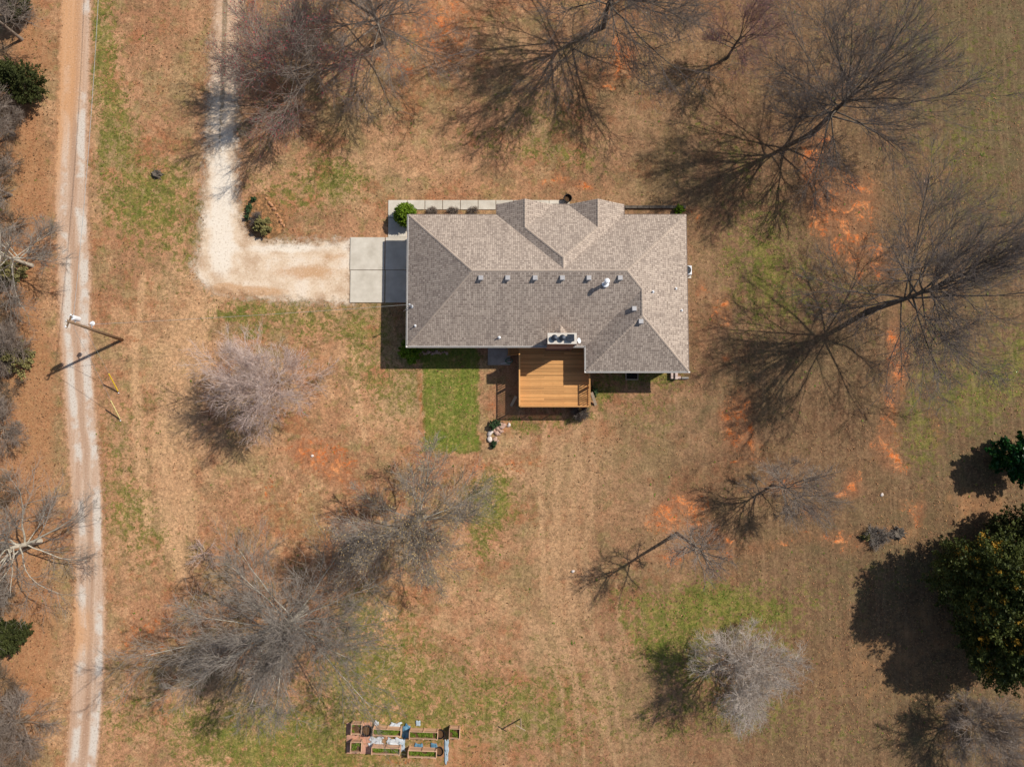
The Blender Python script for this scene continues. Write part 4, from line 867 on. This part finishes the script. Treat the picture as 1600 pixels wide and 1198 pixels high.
for s in (-.42, .5): MB().lathe(pp(.96) + Vector((.4 * s, s, .05)), [(.04, 0), (.06, .06), (.04, .1), (.06, .14), (.0, .18)], 10).build('insulator', M['white_metal'], pole)
MB().lathe(pp(1.0), [(.04, 0), (.06, .06), (.0, .14)], 10).build('insulator', M['white_metal'], pole)
M['yellow'] = simple('yellow_plastic', (226, 186, 30), (240, 204, 60), 4, .5, bump=0); M['cream'] = simple('faded_yellow_plastic', (226, 206, 130), (240, 222, 160), 4, .5, bump=0)
M['wire'] = simple('cable', (150, 150, 146), (180, 180, 176), 4, .6, .2, bump=0)
def sagline(a, b, sag, n=14):
    a = Vector(a); b = Vector(b); return [a.lerp(b, i / n) - Vector((0, 0, sag * 4 * (i / n) * (1 - i / n))) for i in range(n + 1)]
PT = Vector(pb_)
for (gp, k, mm, lb) in (((186, 614), .72, 'yellow', 'bright yellow guy wire guard nearest the utility pole'), ((189, 657), .93, 'cream', 'faded yellow guy wire guard farther from the utility pole')):
    g0 = at(*gp); r = tag(empty('guy_wire', tuple(g0)), lb, 'guy wire', 'guy wires of the pole'); d = (PT + pp(k)) - Vector(g0)
    MB().tube([(0, 0, -.1), tuple(d)], .012, 5).build('wire', M['wire'], r)
    u = d.normalized(); MB().tube([tuple(u * .25), tuple(u * 2.35)], .05, 8).build('guard', M[mm], r)
    MB().lathe((0, 0, 0), [(.05, -.1), (.05, .12), (.0, .15)], 8).build('anchor', M['galv'], r)
def cable(a, b, sag, rad, label):
    a = Vector(a); o = empty('overhead_cable', tuple(a)); tag(o, label, 'cable'); p = sagline(a, b, sag); MB().tube([q - a for q in p], rad, 5).build('conductor', M['wire'], o)
topw = PT + pp(1.0) + Vector((0, 0, .15))
cable(PT + pp(.9), tuple(at(163, -240, 6.5)), .6, .018, 'thin pale overhead cable running up along the right edge of the road')
cable(PT + pp(.8), mast_top, .5, .012, 'thin service cable from the utility pole to the house mast')

# ------------------------------------------------------------------ raised beds and clutter at the bottom
M['bed_wood'] = wood('bed_boards', (204, 160, 128), (226, 186, 152)); M['soil_fill'] = simple('potting_soil', (70, 50, 34), (112, 84, 56), 6, .95, bump=.4)
M['weed'] = simple('weeds', (86, 112, 32), (132, 146, 50), 5, .8, bump=0); M['black_plastic'] = simple('black_plastic', (28, 27, 28), (54, 50, 50), 6, .5, bump=.05)
def raised_bed(x0, y0, x1, y1, h, label, group, fill=.9, seed=0):
    a = at(x0, y1, h); b = at(x1, y0, h); cx, cy = (a[0] + b[0]) / 2, (a[1] + b[1]) / 2; w, d = (b[0] - a[0]) / 2, (b[1] - a[1]) / 2
    r = tag(empty('raised_bed', (cx, cy, 0), math.radians(-2.0)), label, 'planter', group); t = .04; nb_ = 3
    for i in range(nb_):
        z0, z1 = h * i / nb_ + .003, h * (i + 1) / nb_ - .003
        for s in (-1, 1):
            MB().box(-w, w, s * d - (t if s > 0 else 0), s * d + (0 if s > 0 else t), z0, z1).build('side_board', M['bed_wood'], r); MB().box(s * w - (t if s > 0 else 0), s * w + (0 if s > 0 else t), -d + t + .002, d - t - .002, z0, z1).build('end_board', M['bed_wood'], r)
    xs = [-w + .06, w - .06] + ([0] if w > .8 else [])
    for x in xs:
        for s in (-1, 1): MB().box(x - .045, x + .045, s * (d + .024) - .023, s * (d + .024) + .023, 0, h + .04).build('batten', M['bed_wood'], r)
    zf = h * fill - .18
    MB().box(-w + t + .003, w - t - .003, -d + t + .003, d - t - .003, 0.02, zf).build('soil', M['soil_fill'], r)
    rg = np.random.default_rng(seed); n = int(w * d * 4 * 900); C = np.stack([rg.uniform(-w + .1, w - .1, n), rg.uniform(-d + .09, d - .09, n), zf + rg.uniform(0, .09, n)], -1); C = C[vnoise(C[:, 0], C[:, 1], .35, seed) > .3]
    v, q = leaf_quads(rg, C, .07, 2.4); tag(link('weeds', npmesh('weeds', v, q), M['weed'], r), kind='stuff')
LB = 'long raised planters'; SB = 'square raised planters'
raised_bed(548, 1131, 565, 1147, .7, 'small square planter box at the top left of the bed group', SB, seed=1)
raised_bed(547, 1159, 565, 1175, .7, 'small square planter box at the bottom left of the bed group', SB, seed=2)
raised_bed(701.5, 1138, 718.5, 1154, .7, 'small square planter box alone at the right end of the bed group', SB, seed=3)
raised_bed(582, 1139, 626.5, 1150, .8, 'long planter box in the upper row next to the black tub', LB, seed=4)
raised_bed(639, 1143, 684, 1154.5, .8, 'long planter box in the upper row beside the right black pot', LB, seed=5)
raised_bed(580, 1168, 625, 1178.5, .8, 'long planter box in the lower row below the white sheets', LB, seed=6)
raised_bed(637, 1172.5, 682, 1183.5, .8, 'long planter box in the lower row with blue scraps above it', LB, seed=7)
def pot(px_, py_, r_, h_, label, tilt=0):
    b = at(px_, py_); o = tag(empty('planter_pot', tuple(b)), label, 'pot', 'black pots by the raised beds')
    MB().lathe((0, 0, 0), [(.0, .0), (r_ * .8, .0), (r_, h_), (r_ * 1.08, h_), (r_ * 1.08, h_ - .05), (r_ * .94, h_ - .04), (r_ * .88, h_ * .6)], 24).build('tub', M['black_plastic'], o, smooth=False)
    MB().lathe((0, 0, 0), [(r_ * .9, h_ * .62), (r_ * .5, h_ * .66), (.0, h_ * .64)], 24).build('soil', M['soil_fill'], o)
pot(574.5, 1138, .42, .5, 'wide black tub left of the upper long planter'); pot(688.5, 1143.5, .36, .45, 'black pot at the right end of the upper row of planters'); pot(687, 1170.5, .34, .42, 'black pot at the right end of the lower row of planters')
def tarp(px0, py0, px1, py1, seed, m, label, amp=.1, rot=0):
    a = at(px0, py1); b = at(px1, py0); w, d = b[0] - a[0], b[1] - a[1]; nx_, ny_ = max(6, int(w / .08)), max(6, int(d / .08)); rg = np.random.default_rng(seed)
    U, V_ = np.meshgrid(np.linspace(-.5, .5, nx_), np.linspace(-.5, .5, ny_)); jx = (vnoise(U * 5, V_ * 5, 1, seed) - .5) * .35; jy = (vnoise(U * 5, V_ * 5, 1, seed + 3) - .5) * .35
    Z = .02 + amp * vnoise(U * w * 3, V_ * d * 3, 1, seed + 9) + amp * .5 * vnoise(U * w * 8, V_ * d * 8, 1, seed + 5); X = (U + jx) * w; Y = (V_ + jy) * d; ids = np.arange(nx_ * ny_).reshape(ny_, nx_)
    Q = np.stack([ids[:-1, :-1], ids[:-1, 1:], ids[1:, 1:], ids[1:, :-1]], -1).reshape(-1, 4); o = link('plastic_sheet', npmesh('plastic_sheet', np.stack([X, Y, Z], -1).reshape(-1, 3), Q, True), m, None, ((a[0] + b[0]) / 2, (a[1] + b[1]) / 2, 0))
    s = o.modifiers.new('thick', 'SOLIDIFY'); s.thickness = .006; o.rotation_euler[2] = rot
    tag(o, label, 'plastic sheet', 'sheets strewn among the raised beds')
M['sheet_white'] = simple('white_sheet', (176, 186, 192), (210, 214, 216), 3, .4, bump=0); M['sheet_blue'] = simple('blue_sheet', (46, 84, 110), (112, 156, 178), 4, .4, bump=0); M['sheet_pale'] = simple('pale_blue_sheet', (140, 160, 172), (184, 194, 198), 4, .45, bump=0)
tarp(610, 1128, 628, 1139, 1, M['sheet_white'], 'crumpled white sheet above the upper long planter')
tarp(577, 1150, 600, 1167, 2, M['sheet_white'], 'big white sheet at the left between the two planter rows')
tarp(604, 1151, 628, 1166, 3, M['sheet_white'], 'white sheet at the right between the two left planters')
tarp(629, 1131, 640, 1152, 4, M['sheet_blue'], 'dark blue sheet bunched between the two upper long planters')
tarp(624, 1153, 634, 1172, 5, M['sheet_pale'], 'pale blue sheet bunched between the two planter rows')
tarp(648, 1160, 661, 1170, 6, M['sheet_blue'], 'bright blue scrap above the lower right planter')
tarp(673, 1160, 683, 1169, 7, M['sheet_blue'], 'blue scrap at the right end of the lower right planter')
tarp(695, 1154, 701, 1190, 8, M['sheet_pale'], 'narrow pale blue strip lying below the right square planter', .05)
tarp(584, 1125, 592, 1136, 9, M['sheet_white'], 'small white scrap above the black tub', .12)
tarp(650, 1125, 657, 1133, 10, M['sheet_pale'], 'small pale scrap above the upper right planter', .06)
M['reddust'] = simple('pinkish_pavers', (176, 128, 104), (198, 152, 128), 3, .9)
slabs('paver_pad', [(541, 1128, 561, 1147), (561.5, 1128, 581, 1147), (541, 1147.5, 561, 1161), (561.5, 1147.5, 581, 1161), (541, 1161.5, 561, 1177), (561.5, 1161.5, 581, 1177)], M['reddust'], .03)
bp = at(813.5, 1122); fp = tag(empty('clothesline_post', tuple(bp)), 'lone grey post with crossarm standing in the grass right of the raised beds', 'post')
MB().tube([(0, 0, -.1), (0, 0, 1.95)], .055, 10).build('pole', M['grey_wood'], fp); MB().bar((-.38, .22, 1.9), (.36, -.2, 1.9), .05, .05).build('crossarm', M['grey_wood'], fp)
bp = at(1448, 283); fp = tag(empty('marker_stake', tuple(bp)), 'short pale stake in the field right of the big dark tree', 'stake')
MB().bar((0, 0, -.05), (.25, .3, .5), .09, .09).build('stake', M['grey_wood'], fp); MB().box(-.3, .25, -.2, .1, 0, .06).build('base', M['bed_wood'], fp)
# stumps
def stump(px_, py_, r_, h_, seed, label):
    rg = np.random.default_rng(seed); b = at(px_, py_); o = tag(empty('tree_stump', tuple(b)), label, 'stump'); n = 22; m_ = MB(); vs = []; fs = []
    rr = r_ * (1 + .18 * np.sin(np.arange(n) * 1.7 + seed) + rg.normal(0, .05, n))
    for j, (k, z) in enumerate(((1.35, -.05), (1.05, h_ * .4), (1, h_), (.8, h_ - .02), (0.01, h_ * .45))):
        for i in range(n): a = 2 * math.pi * i / n; vs.append((rr[i] * k * math.cos(a), rr[i] * k * math.sin(a), z + (rg.normal(0, .02) if j == 2 else 0)))
    for j in range(4):
        for i in range(n): fs.append((j * n + i, j * n + (i + 1) % n, (j + 1) * n + (i + 1) % n, (j + 1) * n + i))
    m_.add(vs, fs).build('bole', M['bark_dark'], o)
    for i in range(9):
        a = i * .698 + rg.normal(0, .15); L = r_ * rg.uniform(1.5, 2.6); m_ = MB(); m_.tube([(r_ * .8 * math.cos(a), r_ * .8 * math.sin(a), h_ * .35), (L * .6 * math.cos(a + .1), L * .6 * math.sin(a + .1), .1), (L * math.cos(a), L * math.sin(a), -.03)], [.06, .04, .012], 6); m_.build('root', M['bark_dark'], o)
stump(246, 273, .3, .35, 3, 'dark rooty stump in the grass left of the driveway'); stump(1402, 832, .42, .4, 4, 'dark rooty stump beside cut brush near the evergreens')
T('brush_pile', (1372, 836), .55, 1.3, 101, 'silver', 'low pile of cut brush left of the stump near the evergreens', limbs=16, fork=.02, n2=6, n3=5, n4=3, elev=(2, 35), up=0, wig=.25, r0=.02, cat='brush', group='')
leafy('brush_plant', (1352, 838), .5, .45, 102, M['leaf_olive'], 'olive weed clump at the left end of the brush pile', 'plant', n=900, size=.09, trunk=.02, z0=.03)

# ------------------------------------------------------------------ things beside the house
ab = at(1073.5, 422, .86); ac = tag(empty('air_conditioner', (ab[0], ab[1], 0)), 'grey air conditioning unit against the right wall of the house', 'air conditioner')
MB().box(-.43, .43, -.43, .43, .08, .86).build('cabinet', M['galv'], ac, bevel=.07); MB().box(-.55, .55, -.55, .55, -.02, .075).build('pad', M['concrete'], ac)
m_ = MB(); m_.lathe((0, 0, .862), [(.36, .0), (.36, .02), (.34, .02), (.34, .004), (.0, .004)], 24); fan = m_.build('fan_opening', M['black_plastic'], ac)
for i in range(4):
    a = i * math.pi / 2 + .4; MB().bar((.05 * math.cos(a), .05 * math.sin(a), .872), (.3 * math.cos(a), .3 * math.sin(a), .872), .13, .006).build('fan_blade', M['dark_metal'], fan)
tb = at(886.5, 317); tc = tag(empty('round_planter', tuple(tb + np.array((0, .25, .08)))), 'round black planter at the right end of the front sidewalk', 'planter')
MB().lathe((0, 0, 0), [(.0, 0), (.26, 0), (.34, .5), (.37, .5), (.36, .44), (.31, .44), (.29, .2), (0, .2)], 24).build('tub', M['black_plastic'], tc); MB().lathe((0, 0, 0), [(.285, .21), (.14, .25), (0, .24)], 20).build('soil', M['soil_fill'], tc)
# bed edging in front of the right wing
ea, eb = at(976, 324.5), at(1071, 324.5); ed_ = tag(empty('bed_edging', tuple((ea + eb) / 2)), 'dark timber edging along the front bed at the right end of the house', 'edging'); n = 5; L = (eb - ea)[0]
for i in range(n):
    MB().box(-L / 2 + L * i / n + .01, -L / 2 + L * (i + 1) / n - .01, -.13, .13, -.03, .22).build('timber', M['bark_dark'], ed_, bevel=.02)
# window well and corner stones behind the right wing
wb0, wb1 = at(977, 591.5), at(997, 580); ww = tag(empty('window_well', tuple((wb0 + wb1) / 2)), 'framed basement window well behind the right wing', 'window well'); w_, d_ = (wb1 - wb0)[0] / 2, .45
for (x0, x1, y0, y1) in ((-w_, w_, -d_, -d_ + .09), (-w_, -w_ + .09, -d_ + .092, d_ + .3), (w_ - .09, w_, -d_ + .092, d_ + .3)): MB().box(x0, x1, y0, y1, 0, .16).build('frame', M['grey_wood'], ww)
MB().box(-w_ + .092, w_ - .092, -d_ + .092, d_ + .3, .0, .04).build('cover', M['glass'], ww)
M['paleblock'] = simple('pale_block', (196, 172, 160), (226, 206, 194), 4, .85)
for (x0, y0, x1, y1, h_, lb) in ((1047, 578, 1050.5, 592, .35, 'pink concrete block standing at the back right corner of the house'), (1053, 578, 1057, 593, .5, 'white slab leaning at the back right corner of the house'), (1058, 588, 1063, 592, .2, 'small pink block at the back right corner of the house'), (1064, 589, 1075, 592, .25, 'low grey block row end at the back right corner of the house')):
    a, b = at(x0, y1), at(x1, y0); tag(MB().box(-(b - a)[0] / 2, (b - a)[0] / 2, -(b - a)[1] / 2, (b - a)[1] / 2, -.02, h_).build('concrete_block', M['paleblock'] if x0 != 1064 else M['old_concrete'], None, loc=tuple((a + b) / 2), bevel=.03), lb, 'block')
# coiled hose beside the steps
hb_ = at(797, 564); hz_o = tag(empty('garden_hose', tuple(hb_ + np.array((-.1, 0, .12)))), 'coiled green garden hose on the patio beside the deck steps', 'hose')
pts = [(.34 * math.cos(i * .35) * (1 - i * .0025), .26 * math.sin(i * .35) * (1 - i * .0025), .03 + i * .0016) for i in range(90)]
MB().tube(pts, .022, 6).build('coil', simple('hose', (40, 84, 70), (150, 170, 140), 12, .5, bump=0), hz_o); MB().tube([pts[-1], (-.35, -.2, .1), (-.7, -.25, .02)], .022, 6).build('tail', M['white_metal'], hz_o)
# rocks
M['rock'] = simple('field_stone', (158, 122, 104), (206, 178, 160), 3, .9, bump=.4); M['rock_tan'] = simple('tan_stone', (166, 116, 82), (200, 152, 114), 3, .9, bump=.4); M['rock_white'] = simple('pale_stone', (206, 192, 180), (236, 224, 214), 3, .85, bump=.3)
def rock(px_, py_, s, seed, label, group, m='rock'):
    rg = np.random.default_rng(seed); n1, n2 = 6, 9; V = []; 
    for i in range(n1 + 1):
        for j in range(n2):
            a = math.pi * i / n1; b = 2 * math.pi * j / n2; V.append((math.sin(a) * math.cos(b), math.sin(a) * math.sin(b) * .75, math.cos(a) * .6))
    V = np.array(V); V *= (1 + .22 * np.sin(V @ rg.normal(0, 2.5, 3) + seed) + .14 * np.sin(V @ rg.normal(0, 4, 3)))[:, None] * s; idn = np.arange((n1 + 1) * n2).reshape(n1 + 1, n2); nx_ = np.roll(idn, -1, 1)
    Q = np.stack([idn[:-1], idn[1:], nx_[1:], nx_[:-1]], -1).reshape(-1, 4); b = at(px_, py_); o = link('rock', npmesh('rock', V, Q), M[m], None, (b[0], b[1], s * .25)); o.rotation_euler[2] = rg.random() * 6; tag(o, label, 'rock', group)
rg = np.random.default_rng(77); G1 = 'stones heaped beside the lawn strip'
for k in range(26):
    f = rg.random(); x = 764 + 10 * rg.random() + 20 * (1 - f) * rg.random() + 2; y = 662 + f * 32
    rock(x, y, rg.uniform(.12, .26), 200 + k, 'brownish stone in the heap beside the green lawn strip', G1)
rock(766, 676, .3, 190, 'big whitish stone at the upper left of the stone heap', G1, 'rock_white'); rock(765.5, 685, .28, 191, 'big whitish stone at the lower left of the stone heap', G1, 'rock_white'); rock(795, 664, .2, 192, 'single white stone near the left front corner of the deck', '', 'rock_white')
G2 = 'stones edging the bed behind the house'
for k in range(16): rock(650 + k * 3.2, 551 + 1.5 * math.sin(k * 1.7), rg.uniform(.11, .19), 230 + k, 'grey-brown edging stone in the shaded bed behind the left part of the house', G2)
G3 = 'stones along the driveway bed'
for k in range(13):
    f = k / 12; rock(416 + 28 * f ** .8 + rg.normal(0, 2.2), 311 + 46 * f + rg.normal(0, 1.5), rg.uniform(.08, .2), 260 + k, 'tan stone edging the right side of the curved driveway bed', G3, 'rock_tan')
for k, (px_, py_, lb) in enumerate(((488, 712, 'pale stone lying on the big orange soil patch'), (895, 892, 'pale stone below the slender sparse tree'), (1378, 773, 'pale stone in the field right of the small fanned tree'))): rock(px_, py_, .16, 300 + k, lb, '', 'rock_white')

# ------------------------------------------------------------------ grass and litter you cannot count
def scatter(name, n, weight, m, label, cat, size, hgt, seed, blades=True):
    rg = np.random.default_rng(seed); x = rg.uniform(-46, 46, n * 4); y = rg.uniform(-34, 40, n * 4); px, py = topx(x, y); w = weight(x, y, px, py)
    ok = rg.random(len(x)) < w
    ok &= ~((px > 546) & (px < 640) & (py > 370) & (py < 474)) & ~((px > 606) & (px < 890) & (py > 312) & (py < 329)) & ~((px > 606) & (px < 640) & (py > 312) & (py < 372)) & ~((px > 642) & (px < 1068) & (py > 335) & (py < 540)) & ~((px > 540) & (px < 722) & (py > 1126) & (py < 1186)) & ~((px > 760) & (px < 925) & (py > 528) & (py < 640)) & ~((px>778)&(px<972)&(py>322)&(py<340)) & ~((px>918)&(px<1066)&(py>530)&(py<578))
    ok &= sdist(px, py, road_poly) < .25
    ok &= sdist(px, py, DRIVE) < .2
    x, y = x[ok][:n], y[ok][:n]; n = len(x)
    if blades:
        nb_ = 3; az = rg.random((n, nb_)) * 6.283; L = hgt * rg.uniform(.5, 1.4, (n, nb_)); ca, sa = np.cos(az), np.sin(az); wv = size * .5; sp = rg.uniform(.5, 1.2, (n, nb_)) * L
        bx = x[:, None] + rg.normal(0, size, (n, nb_)); by = y[:, None] + rg.normal(0, size, (n, nb_)); z = np.zeros_like(bx)
        V = np.stack([np.stack([bx - sa * wv, by + ca * wv, z], -1), np.stack([bx + sa * wv, by - ca * wv, z], -1), np.stack([bx + ca * sp, by + sa * sp, L], -1)], 2).reshape(-1, 3)
        me = npmesh(name, V, None, tris=np.arange(len(V)).reshape(-1, 3))
    else:
        C = np.stack([x, y, rg.uniform(.015, .05, n)], -1); az = rg.random(n) * 6.283; s = (size * rg.uniform(.6, 1.3, n))[:, None]; u = np.stack([np.cos(az), np.sin(az), rg.normal(0, .35, n)], -1); v = np.stack([-np.sin(az), np.cos(az), rg.normal(0, .35, n)], -1)
        V = np.stack([C - u * s * .7, C - v * s * .45, C + u * s * .7, C + v * s * .45], 1).reshape(-1, 3); V[:, 2] = np.maximum(V[:, 2], .008); me = npmesh(name, V, np.arange(len(V)).reshape(-1, 4))
    return tag(link(name, me, m), label, cat, None, 'stuff')
M['grass_green'] = simple('green_grass_blades', (98, 112, 36), (136, 142, 58), 1.2, .8, bump=0); M['grass_dry'] = simple('dry_grass_blades', (160, 128, 88), (208, 174, 126), .9, .9, bump=0); M['litter'] = simple('fallen_leaves', (136, 92, 62), (190, 144, 102), 2.2, .85, bump=0); M['litter_dark'] = simple('dark_fallen_leaves', (84, 62, 42), (126, 94, 66), 2.2, .9, bump=0)
def wg(x, y, px, py): m = masks(x, y); return np.clip((m['green'] + (fbm(x, y, 1.2, 12) - .5) * 1.6 - .45) * 1.2, 0, 1)
def wd(x, y, px, py): m = masks(x, y); return np.clip(.55 - m['green'] * .6 + (fbm(x, y, 1.5, 13) - .5) * 2 - m['soil'] * .6, .02, 1)
def wl_(x, y, px, py): m = masks(x, y); return np.clip(.12 + m['leaf'] * .9 + (fbm(x, y, 2.2, 15) - .5) * .7, 0.01, 1)
scatter('green_grass', 45000, wg, M['grass_green'], 'sparse green spring grass growing through the dry lawn', 'grass', .035, .10, 1)
scatter('dry_grass', 38000, wd, M['grass_dry'], 'short dry straw-coloured grass covering the yard', 'grass', .03, .085, 2)
scatter('fallen_leaves', 26000, wl_, M['litter'], 'fallen tan leaves scattered over the ground', 'leaves', .095, 0, 3, False)
scatter('dark_fallen_leaves', 5000, wl_, M['litter_dark'], 'dark rotting leaves scattered among the tan ones', 'leaves', .12, 0, 4, False)
def wclover(x, y, px, py): return np.clip(blobs([(1095, 950, 70, 30, 1, 0), (1050, 995, 42, 34, 1, 0), (1205, 962, 36, 16, 1, 0), (1140, 940, 40, 18, 1, 0), (810, 663, 14, 7, 1, 0)], px, py) * 1.3 - .35 + (fbm(x, y, .9, 21) - .5) * 2.2, 0, 1)
M['clover'] = simple('clover_leaves', (74, 92, 26), (118, 128, 44), 2.2, .7, bump=0)
cl = scatter('clover_patch', 9000, wclover, M['clover'], 'leafy green ground cover growing round the pale domed tree', 'ground cover', .15, 0, 6, False)
